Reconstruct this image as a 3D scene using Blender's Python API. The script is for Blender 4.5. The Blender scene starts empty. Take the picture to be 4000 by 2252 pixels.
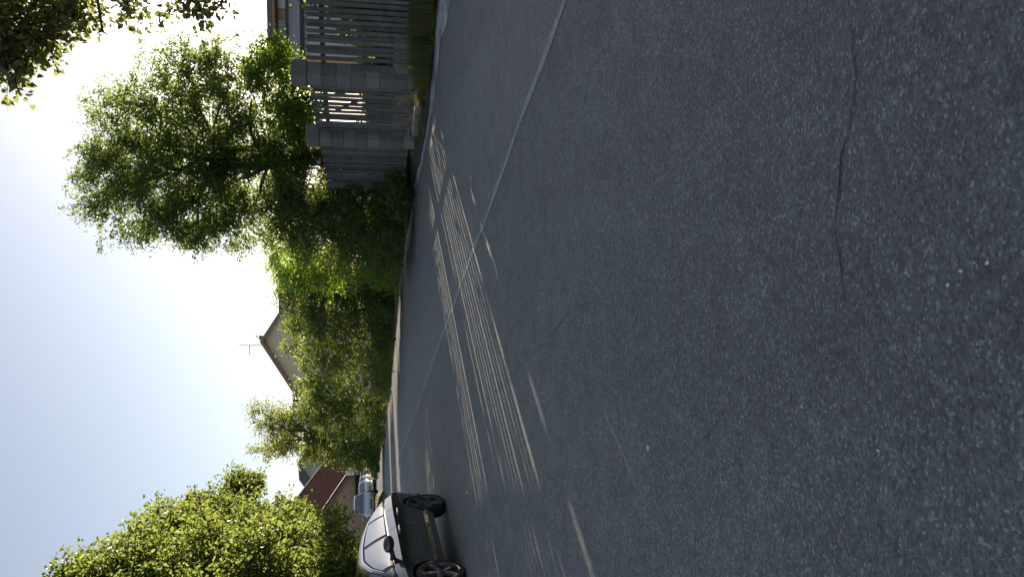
import bpy, bmesh, math, random
import numpy as np
from mathutils import Vector, Matrix

S = bpy.context.scene
COL = S.collection
PI = math.pi
R = math.radians
rng = np.random.default_rng(7)
random.seed(7)

# ------------------------------------------------------------------ camera, sky, sun
CAM_H = 1.3
F = 3000.0                       # focal length in photograph pixels (4000 px long side)
TH = math.atan(573.0 / F)        # downward pitch; the camera is held on its side
CT, ST = math.cos(TH), math.sin(TH)
cam_d = bpy.data.cameras.new('camera')
cam = bpy.data.objects.new('camera', cam_d)
COL.objects.link(cam)
cam_d.sensor_width = 36.0
cam_d.lens = 36.0 * F / 4000.0
cam_d.clip_start = 0.05
cam_d.clip_end = 3000
fwd = Vector((0, CT, -ST)); upv = Vector((0, ST, CT)); rgt = Vector((1, 0, 0))
m = Matrix.Identity(4)
for i in range(3):
    m[i][0] = -upv[i]; m[i][1] = rgt[i]; m[i][2] = -fwd[i]
m[2][3] = CAM_H
cam.matrix_world = m
S.camera = cam

SUN_AZ, SUN_EL = R(28.7), R(10.0)
SUN = Vector((math.sin(SUN_AZ) * math.cos(SUN_EL), math.cos(SUN_AZ) * math.cos(SUN_EL), math.sin(SUN_EL)))
W = bpy.data.worlds.new('World'); S.world = W; W.use_nodes = True
wn = W.node_tree.nodes; wl = W.node_tree.links
bg = wn['Background']
sky = wn.new('ShaderNodeTexSky'); sky.sky_type = 'NISHITA'; sky.sun_disc = False
sky.sun_elevation = SUN_EL; sky.sun_rotation = SUN_AZ
sky.air_density = 1.0; sky.dust_density = 0.9; sky.ozone_density = 2.0
hs = wn.new('ShaderNodeHueSaturation'); hs.inputs['Saturation'].default_value = 0.62
wl.new(sky.outputs[0], hs.inputs['Color'])
tn = wn.new('ShaderNodeMix'); tn.data_type = 'RGBA'; tn.blend_type = 'MULTIPLY'; tn.inputs[0].default_value = 1.0; tn.inputs[7].default_value = (1.0, 0.97, 1.01, 1)
wl.new(hs.outputs[0], tn.inputs[6]); wl.new(tn.outputs[2], bg.inputs[0]); bg.inputs[1].default_value = 0.069
ld = bpy.data.lights.new('sun', 'SUN'); ld.energy = 5.0; ld.angle = R(0.27); ld.color = (1.0, 0.86, 0.68)
lo = bpy.data.objects.new('sun', ld); COL.objects.link(lo)
lo.rotation_euler = SUN.to_track_quat('Z', 'Y').to_euler()
S.view_settings.view_transform = 'Standard'; S.view_settings.look = 'None'
S.view_settings.gamma = 1.0; S.view_settings.exposure = 1.55
S.cycles.max_bounces = 8; S.cycles.transparent_max_bounces = 8

# ------------------------------------------------------------------ measuring helpers (upright photo pixels -> metres)
def ray(u, v):
    a = (u - 1126) / F; b = (2000 - v) / F
    return np.array((a, CT + b * ST, -ST + b * CT))
def P(u, v, Y):
    d = ray(u, v); t = Y / d[1]
    return np.array((d[0] * t, Y, CAM_H + d[2] * t))
def G(u, v, z=0.0):
    d = ray(u, v); t = (z - CAM_H) / d[2]
    return np.array((d[0] * t, d[1] * t, z))

# ------------------------------------------------------------------ object helpers
def link(o, parent=None):
    COL.objects.link(o)
    if parent is not None: o.parent = parent
    return o
def tag(o, label=None, cat=None, group=None, kind=None):
    if label: o['label'] = label
    if cat: o['category'] = cat
    if group: o['group'] = group
    if kind: o['kind'] = kind
    return o
def thing(name, label, cat, loc=(0, 0, 0), rz=0.0, group=None):
    o = bpy.data.objects.new(name, None); o.empty_display_size = 0.3
    link(o); o.location = loc; o.rotation_euler = (0, 0, rz)
    return tag(o, label, cat, group)

class MB:
    """collects boxes, tubes and free faces and links them as one mesh object"""
    def __init__(s): s.v = []; s.f = []; s.m = []
    def add(s, vs, fs, mi=0):
        o = len(s.v); s.v += [tuple(map(float, p)) for p in vs]
        for f in fs: s.f.append(tuple(i + o for i in f)); s.m.append(mi)
    def box(s, x0, y0, z0, x1, y1, z1, mi=0, M=None, bev=0.0):
        if bev > 0:
            bm = bmesh.new(); bmesh.ops.create_cube(bm, size=1.0)
            for q in bm.verts:
                q.co = Vector(((x0 + x1) / 2 + q.co.x * (x1 - x0), (y0 + y1) / 2 + q.co.y * (y1 - y0), (z0 + z1) / 2 + q.co.z * (z1 - z0)))
            bmesh.ops.bevel(bm, geom=bm.edges[:], offset=bev, segments=1, affect='EDGES')
            bm.verts.ensure_lookup_table()
            vs = [M @ q.co if M else q.co for q in bm.verts]; fs = [[q.index for q in f.verts] for f in bm.faces]
            bm.free(); s.add(vs, fs, mi); return
        vs = [Vector(p) for p in ((x0, y0, z0), (x1, y0, z0), (x1, y1, z0), (x0, y1, z0), (x0, y0, z1), (x1, y0, z1), (x1, y1, z1), (x0, y1, z1))]
        if M: vs = [M @ q for q in vs]
        s.add(vs, [(3, 2, 1, 0), (4, 5, 6, 7), (0, 1, 5, 4), (1, 2, 6, 5), (2, 3, 7, 6), (3, 0, 4, 7)], mi)
    def tube(s, pts, rad, seg=8, mi=0, cap=True):
        pts = [Vector(p) for p in pts]; n = len(pts)
        rad = [rad] * n if not hasattr(rad, '__len__') else rad
        vs = []; up = Vector((0.13, 0.31, 0.94)).normalized()
        for i, p in enumerate(pts):
            d = (pts[min(i + 1, n - 1)] - pts[max(i - 1, 0)])
            d = d.normalized() if d.length > 1e-9 else Vector((0, 0, 1))
            a = d.cross(up)
            if a.length < 0.05: a = d.cross(Vector((1, 0, 0)))
            a.normalize(); b = d.cross(a)
            for k in range(seg):
                t = 2 * PI * k / seg
                vs.append(p + (a * math.cos(t) + b * math.sin(t)) * rad[i])
        fs = [(i * seg + k, i * seg + (k + 1) % seg, (i + 1) * seg + (k + 1) % seg, (i + 1) * seg + k) for i in range(n - 1) for k in range(seg)]
        if cap:
            fs.append(tuple(range(seg - 1, -1, -1))); fs.append(tuple(range((n - 1) * seg, n * seg)))
        s.add(vs, fs, mi)
    def lathe(s, prof, seg=32, mi=0, axis='y'):
        """prof: (radius, offset along the axis) pairs"""
        vs = []
        for r_, h_ in prof:
            for k in range(seg):
                t = 2 * PI * k / seg
                vs.append((r_ * math.cos(t), h_, r_ * math.sin(t)) if axis == 'y' else (r_ * math.cos(t), r_ * math.sin(t), h_))
        n = len(prof)
        s.add(vs, [(i * seg + k, i * seg + (k + 1) % seg, (i + 1) * seg + (k + 1) % seg, (i + 1) * seg + k) for i in range(n - 1) for k in range(seg)], mi)
    def grid(s, rows, mi=0, closed=False):
        nr = len(rows); nc = len(rows[0])
        s.add([p for r_ in rows for p in r_], [(i * nc + k, i * nc + (k + 1) % nc, (i + 1) * nc + (k + 1) % nc, (i + 1) * nc + k)
              for i in range(nr - 1) for k in range(nc if closed else nc - 1)], mi)
    def build(s, name, mats, parent=None, smooth=None, fix=False):
        me = bpy.data.meshes.new(name); me.from_pydata(s.v, [], s.f)
        mats = mats if isinstance(mats, (list, tuple)) else [mats]
        for q in mats: me.materials.append(q)
        if len(mats) > 1: me.polygons.foreach_set('material_index', s.m)
        if fix:
            bm = bmesh.new(); bm.from_mesh(me); bmesh.ops.recalc_face_normals(bm, faces=bm.faces); bm.to_mesh(me); bm.free()
        if smooth is not None:
            me.polygons.foreach_set('use_smooth', [True] * len(me.polygons))
            me.set_sharp_from_angle(angle=R(smooth))
        me.update()
        return link(bpy.data.objects.new(name, me), parent)

def np_mesh(name, V, Fq, mat, parent=None, mat2=None, n2=0):
    """V (n,3) floats, Fq (m,4) quads"""
    me = bpy.data.meshes.new(name)
    me.vertices.add(len(V)); me.vertices.foreach_set('co', V.astype(np.float32).ravel())
    me.loops.add(Fq.size); me.loops.foreach_set('vertex_index', Fq.astype(np.int32).ravel())
    me.polygons.add(len(Fq)); me.polygons.foreach_set('loop_start', np.arange(0, Fq.size, 4, dtype=np.int32))
    me.update(calc_edges=True); me.materials.append(mat)
    if mat2:
        me.materials.append(mat2); mi = np.zeros(len(Fq), np.int32); mi[len(Fq) - n2:] = 1; me.polygons.foreach_set('material_index', mi)
    return link(bpy.data.objects.new(name, me), parent)

# ------------------------------------------------------------------ materials
class NT:
    def __init__(s, name):
        s.mat = bpy.data.materials.new(name); s.mat.use_nodes = True
        s.n = s.mat.node_tree.nodes; s.l = s.mat.node_tree.links
        s.b = s.n['Principled BSDF']; s.out = s.n['Material Output']
    def node(s, t, **kw):
        q = s.n.new(t)
        for k, v in kw.items(): setattr(q, k, v)
        return q
    def coord(s, out='Object', scale=None):
        c = s.node('ShaderNodeTexCoord'); o = c.outputs[out]
        if scale is not None:
            mp = s.node('ShaderNodeMapping'); mp.inputs['Scale'].default_value = scale; s.l.new(o, mp.inputs[0]); o = mp.outputs[0]
        return o
    def noise(s, vec, scale, detail=4.0, rough=0.55, dist=0.0):
        q = s.node('ShaderNodeTexNoise'); s.l.new(vec, q.inputs['Vector'])
        q.inputs['Scale'].default_value = scale; q.inputs['Detail'].default_value = detail
        q.inputs['Roughness'].default_value = rough; q.inputs['Distortion'].default_value = dist
        return q.outputs['Fac']
    def voro(s, vec, scale, feature='F1', out='Distance'):
        q = s.node('ShaderNodeTexVoronoi', feature=feature); s.l.new(vec, q.inputs['Vector']); q.inputs['Scale'].default_value = scale
        return q.outputs[out]
    def ramp(s, fac, stops):
        q = s.node('ShaderNodeValToRGB'); e = q.color_ramp.elements
        while len(e) < len(stops): e.new(0.5)
        for i, (p, c) in enumerate(stops):
            e[i].position = p; e[i].color = (c[0], c[1], c[2], 1) if hasattr(c, '__len__') else (c, c, c, 1)
        s.l.new(fac, q.inputs[0]); return q.outputs[0]
    def mix(s, fac, a, b, mode='MIX'):
        q = s.node('ShaderNodeMix', data_type='RGBA', blend_type=mode)
        for k, x in ((0, fac), (6, a), (7, b)):
            if hasattr(x, 'is_linked') or hasattr(x, 'node'): s.l.new(x, q.inputs[k])
            elif k == 0: q.inputs[0].default_value = x
            else: q.inputs[k].default_value = (x[0], x[1], x[2], 1)
        return q.outputs[2]
    def math(s, op, a, b=None):
        q = s.node('ShaderNodeMath', operation=op)
        for k, x in ((0, a), (1, b)):
            if x is None: continue
            if hasattr(x, 'node'): s.l.new(x, q.inputs[k])
            else: q.inputs[k].default_value = x
        return q.outputs[0]
    def bump(s, h, strength, dist, prev=None):
        q = s.node('ShaderNodeBump'); s.l.new(h, q.inputs['Height'])
        q.inputs['Strength'].default_value = strength; q.inputs['Distance'].default_value = dist
        if prev is not None: s.l.new(prev, q.inputs['Normal'])
        return q.outputs[0]
    def set(s, color=None, rough=None, normal=None, **kw):
        for k, x in (('Base Color', color), ('Roughness', rough), ('Normal', normal)):
            if x is None: continue
            if hasattr(x, 'node'): s.l.new(x, s.b.inputs[k])
            elif k == 'Base Color': s.b.inputs[k].default_value = (x[0], x[1], x[2], 1)
            else: s.b.inputs[k].default_value = x
        for k, x in kw.items(): s.b.inputs[k.replace('_', ' ')].default_value = x
        return s.mat

def plain(name, col, rough=0.6, var=0.12, scale=6.0, bump=0.0, **kw):
    t = NT(name); c = t.coord()
    f = t.noise(c, scale, 6)
    cc = t.mix(f, [x * (1 - var * 1.6) for x in col], [min(1, x * (1 + var * 1.6)) for x in col])
    nrm = t.bump(t.noise(c, scale * 6, 5), bump, 0.01) if bump else None
    return t.set(cc, rough, nrm, **kw)

def asphalt(name, dark, light, grain, bumpd, chip=0.0):
    t = NT(name); c = t.coord()
    big = t.noise(c, 0.35, 5, 0.6); mid = t.noise(c, 3.5, 5, 0.6); fine = t.noise(c, grain * 1.3, 3, 0.7)
    st = t.voro(c, grain)                               # stones of the wearing course
    cell = t.voro(c, grain, out='Color')
    sep = t.node('ShaderNodeSeparateColor'); t.l.new(cell, sep.inputs[0])
    base = t.mix(big, dark, light)
    base = t.mix(t.ramp(mid, [(0.35, 0.0), (0.7, 0.55)]), base, [x * 0.62 for x in dark])
    stone = t.ramp(sep.outputs[0], [(0.0, 0.44), (0.55, 0.84), (0.9, 1.25), (1.0, 2.2)])
    base = t.mix(0.8, base, stone, 'MULTIPLY')
    base = t.mix(0.7, base, t.ramp(t.noise(c, 19, 4, 0.75), [(0.3, 0.62), (0.5, 1.0), (0.72, 1.3)]), 'MULTIPLY')
    base = t.mix(0.5, base, t.ramp(t.noise(t.coord('Object', (1.0, 0.18, 1)), 0.9, 4, 0.6), [(0.3, 0.7), (0.7, 1.2)]), 'MULTIPLY')
    if chip:
        cs = t.voro(c, 9.0); cc = t.voro(c, 9.0, out='Color'); s2 = t.node('ShaderNodeSeparateColor'); t.l.new(cc, s2.inputs[0])
        msk = t.math('MULTIPLY', t.math('LESS_THAN', cs, 0.045), t.math('GREATER_THAN', s2.outputs[1], 0.93))
        base = t.mix(msk, base, (0.42, 0.41, 0.39))
    pits = t.ramp(st, [(0.0, 1.0), (0.55, 0.35), (0.9, 0.0)])
    n1 = t.bump(pits, 0.9, bumpd)
    n2 = t.bump(fine, 0.7, bumpd * 1.2, n1)
    n3 = t.bump(t.noise(c, 26, 4, 0.6), 0.5, bumpd * 2.2, n2)
    return t.set(base, 0.72, n3, Specular_IOR_Level=0.5)

def leaf_mat(name, cols, trans, tw=0.5):
    t = NT(name); g = t.node('ShaderNodeNewGeometry'); c = t.coord()
    col = t.ramp(g.outputs['Random Per Island'], [(0.0, cols[0]), (0.55, cols[1]), (1.0, cols[2])])
    col = t.mix(t.ramp(t.noise(c, 0.9, 3), [(0.3, 0.0), (0.75, 0.6)]), col, cols[2])
    t.set(col, 0.5, Specular_IOR_Level=0.4)
    tr = t.node('ShaderNodeBsdfTranslucent')
    tc = t.mix(g.outputs['Random Per Island'], [x * 0.75 for x in trans], trans)
    t.l.new(tc, tr.inputs[0])
    mx = t.node('ShaderNodeMixShader'); mx.inputs[0].default_value = tw
    t.l.new(t.b.outputs[0], mx.inputs[1]); t.l.new(tr.outputs[0], mx.inputs[2]); t.l.new(mx.outputs[0], t.out.inputs[0])
    return t.mat

def wood(name, a, b, rough=0.85, along=2):
    t = NT(name); sc = [18, 18, 18]; sc[along] = 0.9
    c = t.coord('Object', sc); g = t.node('ShaderNodeNewGeometry')
    f = t.noise(c, 1.6, 7, 0.65, 0.6)
    col = t.mix(f, a, b)
    col = t.mix(0.8, col, t.ramp(g.outputs['Random Per Island'], [(0, 0.65), (0.5, 1.0), (1, 1.35)]), 'MULTIPLY')
    col = t.mix(0.8, col, t.ramp(t.noise(t.coord(), 2.3, 6, 0.7), [(0.3, (0.5, 0.46, 0.42)), (0.5, 1.0), (0.75, (1.35, 1.3, 1.2))]), 'MULTIPLY')
    return t.set(col, rough, t.bump(f, 0.8, 0.01))

M = {}
M['asphalt_far'] = asphalt('asphalt_worn_smooth', (0.205, 0.208, 0.200), (0.25, 0.252, 0.243), 140, 0.003)
M['asphalt_near'] = asphalt('asphalt_coarse', (0.172, 0.180, 0.174), (0.218, 0.224, 0.216), 125, 0.005, 1.0)
M['crack'] = plain('crack_tar', (0.04, 0.042, 0.044), 0.9, 0.5, 9)
M['strip'] = plain('joint_strip', (0.30, 0.30, 0.285), 0.8, 0.25, 9, 0.5)
M['kerb'] = plain('kerb_concrete', (0.24, 0.235, 0.225), 0.9, 0.3, 5, 0.8)
def ground_mat():
    t = NT('soil_and_turf'); c = t.coord()
    f = t.noise(c, 1.1, 6, 0.65); g = t.noise(c, 14, 5, 0.7)
    a = t.mix(g, (0.07, 0.055, 0.038), (0.15, 0.12, 0.085)); b = t.mix(g, (0.035, 0.06, 0.015), (0.10, 0.13, 0.035))
    return t.set(t.mix(t.ramp(f, [(0.42, 0.0), (0.6, 1.0)]), a, b), 0.95, t.bump(g, 0.9, 0.04))
M['ground'] = ground_mat()
def verge_mat():
    t = NT('gravelly_soil'); c = t.coord(); g = t.noise(c, 30, 5, 0.7); f = t.noise(c, 2.2, 5)
    a = t.mix(g, (0.028, 0.025, 0.022), (0.10, 0.088, 0.075)); st = t.voro(c, 38)
    return t.set(t.mix(t.ramp(f, [(0.45, 0.0), (0.7, 0.7)]), a, (0.055, 0.07, 0.025)), 0.95, t.bump(st, 0.9, 0.03))
M['verge'] = verge_mat()
M['wood'] = wood('weathered_grey_plank', (0.06, 0.057, 0.056), (0.185, 0.18, 0.174))
M['rail'] = wood('dark_rail', (0.03, 0.028, 0.027), (0.07, 0.066, 0.062), along=1)
def block_mat():
    t = NT('concrete_block'); c = t.coord(); g = t.node('ShaderNodeNewGeometry')
    f = t.noise(c, 22, 6, 0.7); s = t.noise(c, 3, 5)
    col = t.mix(f, (0.13, 0.125, 0.12), (0.23, 0.225, 0.215)); col = t.mix(t.ramp(s, [(0.4, 0), (0.75, 0.6)]), col, (0.10, 0.092, 0.085))
    col = t.mix(0.9, col, t.ramp(g.outputs['Random Per Island'], [(0, 0.7), (0.6, 1.0), (1, 1.4)]), 'MULTIPLY')
    return t.set(col, 0.92, t.bump(f, 0.8, 0.01))
M['block'] = block_mat()
M['bark'] = plain('bark', (0.055, 0.042, 0.032), 0.95, 0.4, 14, 0.9)
M['stem'] = plain('dry_stem', (0.30, 0.25, 0.16), 0.8, 0.2)
# foliage kinds
M['lf_linden'] = leaf_mat('leaf_linden', [(0.04, 0.075, 0.018), (0.06, 0.10, 0.022), (0.10, 0.13, 0.035)], (0.34, 0.42, 0.075), 0.45)
M['lf_ash'] = leaf_mat('leaf_ash', [(0.028, 0.055, 0.018), (0.042, 0.075, 0.022), (0.075, 0.11, 0.03)], (0.37, 0.50, 0.09), 0.44)
M['lf_over'] = leaf_mat('leaf_broad', [(0.045, 0.065, 0.028), (0.065, 0.09, 0.035), (0.10, 0.12, 0.05)], (0.42, 0.46, 0.10), 0.45)
M['lf_elder'] = leaf_mat('leaf_elder', [(0.026, 0.048, 0.02), (0.040, 0.07, 0.024), (0.07, 0.105, 0.034)], (0.36, 0.46, 0.08), 0.34)
M['lf_rose'] = leaf_mat('leaf_rose', [(0.035, 0.06, 0.02), (0.05, 0.085, 0.024), (0.09, 0.125, 0.036)], (0.46, 0.54, 0.08), 0.40)
M['lf_gold'] = leaf_mat('leaf_pale_gold', [(0.055, 0.085, 0.02), (0.08, 0.115, 0.025), (0.11, 0.14, 0.035)], (0.44, 0.50, 0.08), 0.46)
M['lf_bright'] = leaf_mat('leaf_bright_green', [(0.05, 0.09, 0.018), (0.07, 0.12, 0.022), (0.10, 0.15, 0.035)], (0.40, 0.58, 0.06), 0.5)
M['grass'] = leaf_mat('grass_blade', [(0.05, 0.07, 0.02), (0.07, 0.095, 0.03), (0.14, 0.14, 0.06)], (0.32, 0.34, 0.08), 0.45)
M['petal'] = leaf_mat('white_petal', [(0.6, 0.6, 0.58), (0.7, 0.7, 0.68), (0.75, 0.75, 0.72)], (0.6, 0.6, 0.55), 0.3)

# ------------------------------------------------------------------ ground, road, verges
def polyline(pts, step=0.5):
    out = []
    for a, b in zip(pts[:-1], pts[1:]):
        a = np.array(a, float); b = np.array(b, float); n = max(1, int(np.linalg.norm(b - a) / step))
        for i in range(n): out.append(a + (b - a) * i / n)
    out.append(np.array(pts[-1], float)); return np.array(out)
def smooth_line(p, it=30):
    p = p.copy()
    for _ in range(it): p[1:-1] = p[1:-1] * 0.5 + (p[:-2] + p[2:]) * 0.25
    return p
EDGE = smooth_line(polyline([(40, -4), (12, 8.8), (7.6, 11.9), (5.3, 14.0), (3.9, 14.6), (3.35, 16.5), (2.75, 20), (1.1, 28), (-2.2, 34.5), (-6.0, 43.5), (-11.5, 60), (-17.0, 76), (-26, 102), (-60, 180)]), 14)
LEFT = smooth_line(polyline([(-9, -14), (-7.5, 4), (-7.6, 16), (-9.0, 32), (-12.2, 46), (-16.0, 62), (-21.0, 80), (-30, 106), (-66, 182)]), 14)

def sheet(name, pts_rows, mat, z=None):
    mb = MB(); mb.grid(pts_rows); return mb.build(name, mat)
mb = MB(); mb.add([(-1500, -600, -0.06), (1500, -600, -0.06), (1500, 2200, -0.06), (-1500, 2200, -0.06)], [(0, 1, 2, 3)])
tag(mb.build('ground', M['ground']), kind='structure')

def resample(line, n):
    d = np.r_[0, np.cumsum(np.linalg.norm(np.diff(line, axis=0), axis=1))]
    t = np.linspace(0, d[-1], n); return np.c_[np.interp(t, d, line[:, 0]), np.interp(t, d, line[:, 1])]
NR = 420
# road sheet between the two edges (behind the camera it fans out)
l2 = resample(np.vstack([LEFT]), NR); e2 = resample(np.vstack([np.array([(40., -18.)]), EDGE]), 420)
_d = np.gradient(e2, axis=0); _n = np.c_[_d[:, 1], -_d[:, 0]]; e2 = e2 + 0.10 * _n / (np.linalg.norm(_n, axis=1)[:, None] + 1e-9)
from mathutils.geometry import tessellate_polygon
out = [Vector((p[0], p[1], 0)) for p in LEFT] + [Vector((p[0], p[1], 0)) for p in e2[::-1]]
mb = MB(); mb.add(out, tessellate_polygon([out]))
tag(mb.build('road', M['asphalt_far']), kind='structure')

# joint strip across the asphalt, and the coarser apron on the near side of it
SEAM = np.array([G(2252, 2206)[:2], G(1304, 1864)[:2], G(978, 1755)[:2], G(722, 1647)[:2], G(357, 1515)[:2]])
sd = np.array((-0.318, 0.948)); s0 = np.array((0.545, 9.02))
def seam_pt(t, off=0.0):
    w = 0.012 * math.sin(t * 1.7) + 0.008 * math.sin(t * 4.3 + 1) + 0.02 * math.sin(t * 0.31)
    p = s0 + sd * t + np.array((0.948, 0.318)) * (w + off); return p
ts = np.arange(-26, 62, 0.12)
mb = MB()
rows = []
for t in ts:
    w = 0.040 + 0.007 * math.sin(t * 3.1) + 0.006 * math.sin(t * 7.7)
    a = seam_pt(t, -w); b = seam_pt(t, w); rows.append([(a[0], a[1], 0.008), (b[0], b[1], 0.008)])
mb.grid(rows)
tag(mb.build('joint_strip', M['strip']), kind='structure')
mb = MB(); rows = []
for t in np.arange(-26, 62, 0.5):
    a = seam_pt(t, 0.0); q = np.array((-14.0, a[1] - 4.0)) if False else None
    far_off = -(7.0 + 0.0 * t)
    b = a + np.array((0.948, 0.318)) * far_off
    # stay on the carriageway
    lx = np.interp(b[1], LEFT[:, 1], LEFT[:, 0]) + 0.02
    if b[0] < lx:
        k = (a[0] - lx) / max(1e-6, a[0] - b[0]); k = max(0.02, min(1, k)); b = a + (b - a) * k
    rows.append([tuple(a + (b - a) * j / 6) + (0.004,) for j in range(7)])
mb.grid(rows)
# long hair cracks lie in the apron surface
def crack(pts, w):
    pts = polyline(pts, 0.07); rr = np.random.default_rng(int(abs(pts[0, 0] * 1000)))
    for _ in range(1):
        pts[1:-1] += rr.normal(0, 0.012, (len(pts) - 2, 2))
    rows = []
    for i, p in enumerate(pts):
        d = pts[min(i + 1, len(pts) - 1)] - pts[max(0, i - 1)]; n_ = np.array((-d[1], d[0])); n_ /= np.linalg.norm(n_) + 1e-9
        ww = w * rr.uniform(0.3, 1.2) * min(1, 0.2 + 4 * min(i, len(pts) - 1 - i) / len(pts))
        rows.append([tuple(p - n_ * ww) + (0.0075,), tuple(p + n_ * ww) + (0.0075,)])
    mb.grid(rows, mi=1)
def gp(x, y): q = G(2252 - y * 1.5535, x * 1.5535); return (q[0], q[1])
for pts, w in (([(1090, 1165), (1190, 1050), (1245, 985), (1310, 925), (1380, 850)], 0.0035), ([(1380, 850), (1450, 770), (1500, 760)], 0.002),
               ([(1290, 700), (1300, 640), (1345, 560), (1380, 490), (1400, 430)], 0.002), ([(2150, 60), (2165, 200), (2130, 330), (2105, 480), (2120, 640), (2130, 760)], 0.0036),
               ([(2105, 480), (2060, 540)], 0.0012), ([(1700, 1180), (1800, 1080), (1850, 960), (1940, 900)], 0.0012)):
    crack([gp(*q) for q in pts], w)
tag(mb.build('road_apron', [M['asphalt_near'], M['crack']]), kind='structure')

# right-hand bank, kerb remains and garden level
def normals(line):
    d = np.gradient(line, axis=0); n = np.c_[d[:, 1], -d[:, 0]]; return n / np.linalg.norm(n, axis=1)[:, None]
e3 = resample(EDGE, 420); n3 = normals(e3)
rr = np.random.default_rng(3)
rows = []
for i in range(len(e3)):
    p, n = e3[i], n3[i]; row = []
    for off, z in ((-0.05, -0.03), (0.10, 0.05), (0.3, 0.11), (0.55, 0.19), (0.8, 0.24), (1.2, 0.26), (3, 0.27), (9, 0.28), (30, 0.3)):
        q = p + n * (off + (0.07 * math.sin(i * 0.37) + 0.05 * math.sin(i * 1.3) + rr.normal(0, 0.02) if off < 0.2 else 0)); row.append((q[0], q[1], z + (rr.normal(0, 0.012) if off < 2 else 0)))
    rows.append(row)
mb = MB(); mb.grid(rows)
tag(mb.build('right_verge', M['verge'], smooth=60), kind='structure')
rows = []
for i in range(len(e3)):
    p, n = e3[i], n3[i]; w = (0.22 if e3[i, 1] < 15.4 else 0.10) + 0.05 * math.sin(i * 0.13) + rr.normal(0, 0.03); j = rr.normal(0, 0.012); h = 0.012 + 0.022 * max(0.0, math.sin(i * 0.21) + 0.3 * math.sin(i * 0.9)) + rr.normal(0, 0.006)
    a, b, c, d = p - n * (0.05 + j + w * 0.3), p - n * (0.03 + j), p + n * (w - 0.02), p + n * (w + 0.04)
    rows.append([(a[0], a[1], -0.01), (b[0], b[1], h), (c[0], c[1], h + 0.02), (d[0], d[1], -0.02)])
mb = MB(); seg = []
for i in range(len(rows) + 1):
    ok = i < len(rows) and ((e3[i, 1] < 15.2 and e3[i, 0] > 3.4) or 27.0 < e3[i, 1] < 33.5)
    if ok: seg.append(rows[i])
    elif seg:
        if len(seg) > 1: mb.grid(seg)
        seg = []
tag(mb.build('kerb', M['kerb'], smooth=50), kind='structure')
rows = []; rg_ = np.random.default_rng(16)
for i in range(len(e3)):
    if 1.0 < e3[i, 0] < 16 and e3[i, 1] < 20.5:
        k = float(np.clip((e3[i, 0] - 3.2) / 2.6, 0.10, 1)); w = 1.9 * k * (1 + 0.22 * math.sin(i * 0.55) + 0.15 * math.sin(i * 1.7) + rg_.normal(0, 0.12)); p, n_ = e3[i], n3[i]
        rows.append([tuple(p + n_ * 0.12) + (0.0125,), tuple(p - n_ * w * 0.5) + (0.012 * k + 0.006,), tuple(p - n_ * w) + (0.0055,)])
mb = MB(); mb.grid(rows)
def gut():
    t = NT('dusty_gutter'); c = t.coord(); f = t.noise(c, 2.4, 6, 0.7); g = t.noise(c, 40, 4, 0.7)
    return t.set(t.mix(t.ramp(f, [(0.38, 0.0), (0.55, 1.0)]), t.mix(g, (0.16, 0.165, 0.17), (0.26, 0.265, 0.27)), t.mix(g, (0.40, 0.405, 0.41), (0.62, 0.62, 0.61))), 0.9, t.bump(g, 0.8, 0.012))
tag(mb.build('gutter', gut()), kind='structure')
# loose stones and crumbs along the foot of the bank
rs = np.random.default_rng(15); n = 3200; i_ = rs.choice(np.where((e3[:, 1] > 11) & (e3[:, 1] < 60) & (e3[:, 0] < 9))[0], n); o_ = rs.normal(0.16, 0.22, n); q = e3[i_] + n3[i_] * o_[:, None] + rs.normal(0, 0.1, (n, 2))
zz = np.interp(o_, (0, 0.1, 0.3, 0.55, 0.8), (0.0, 0.05, 0.11, 0.19, 0.24)); sz = rs.gamma(2.0, 0.007, n) + 0.004
oc = np.array([(1, 0, 0), (0, 1, 0), (-1, 0, 0), (0, -1, 0), (0.3, 0.2, 0.7), (0, 0, -0.4)], float)
V = (oc[None] * (1 + rs.normal(0, 0.25, (n, 6, 3)))) * sz[:, None, None] + np.c_[q, zz][:, None, :]
fq = np.array([(0, 1, 4, 4), (1, 2, 4, 4), (2, 3, 4, 4), (3, 0, 4, 4)]); me = bpy.data.meshes.new('gravel')
me.from_pydata(V.reshape(-1, 3).tolist(), [], [tuple(int(x) for x in f[:3] + 6 * k) for k in range(n) for f in fq]); me.materials.append(M['kerb'])
tag(link(bpy.data.objects.new('gravel', me)), 'loose stones and crumbs along the foot of the fence and hedge', 'gravel', kind='stuff')
# left bank with the car park behind it
l3 = resample(LEFT, 300); nl = -normals(l3)
rows = []
for i in range(len(l3)):
    p, n = l3[i], nl[i]; k = min(1, max(0, (p[1] - 14) / 26)); row = []
    for off, z in ((-0.05, -0.03), (0.12, 0.06), (0.5, 0.2 * k + 0.05), (1.0, 0.36 * k + 0.06), (1.6, 0.40 * k + 0.06), (6, 0.42 * k + 0.06), (25, 0.45 * k + 0.06)):
        q = p + n * off; row.append((q[0], q[1], z + rr.normal(0, 0.01)))
    rows.append(row)
mb = MB(); mb.grid(rows)
tag(mb.build('left_verge', M['ground'], smooth=60), kind='structure')

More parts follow.
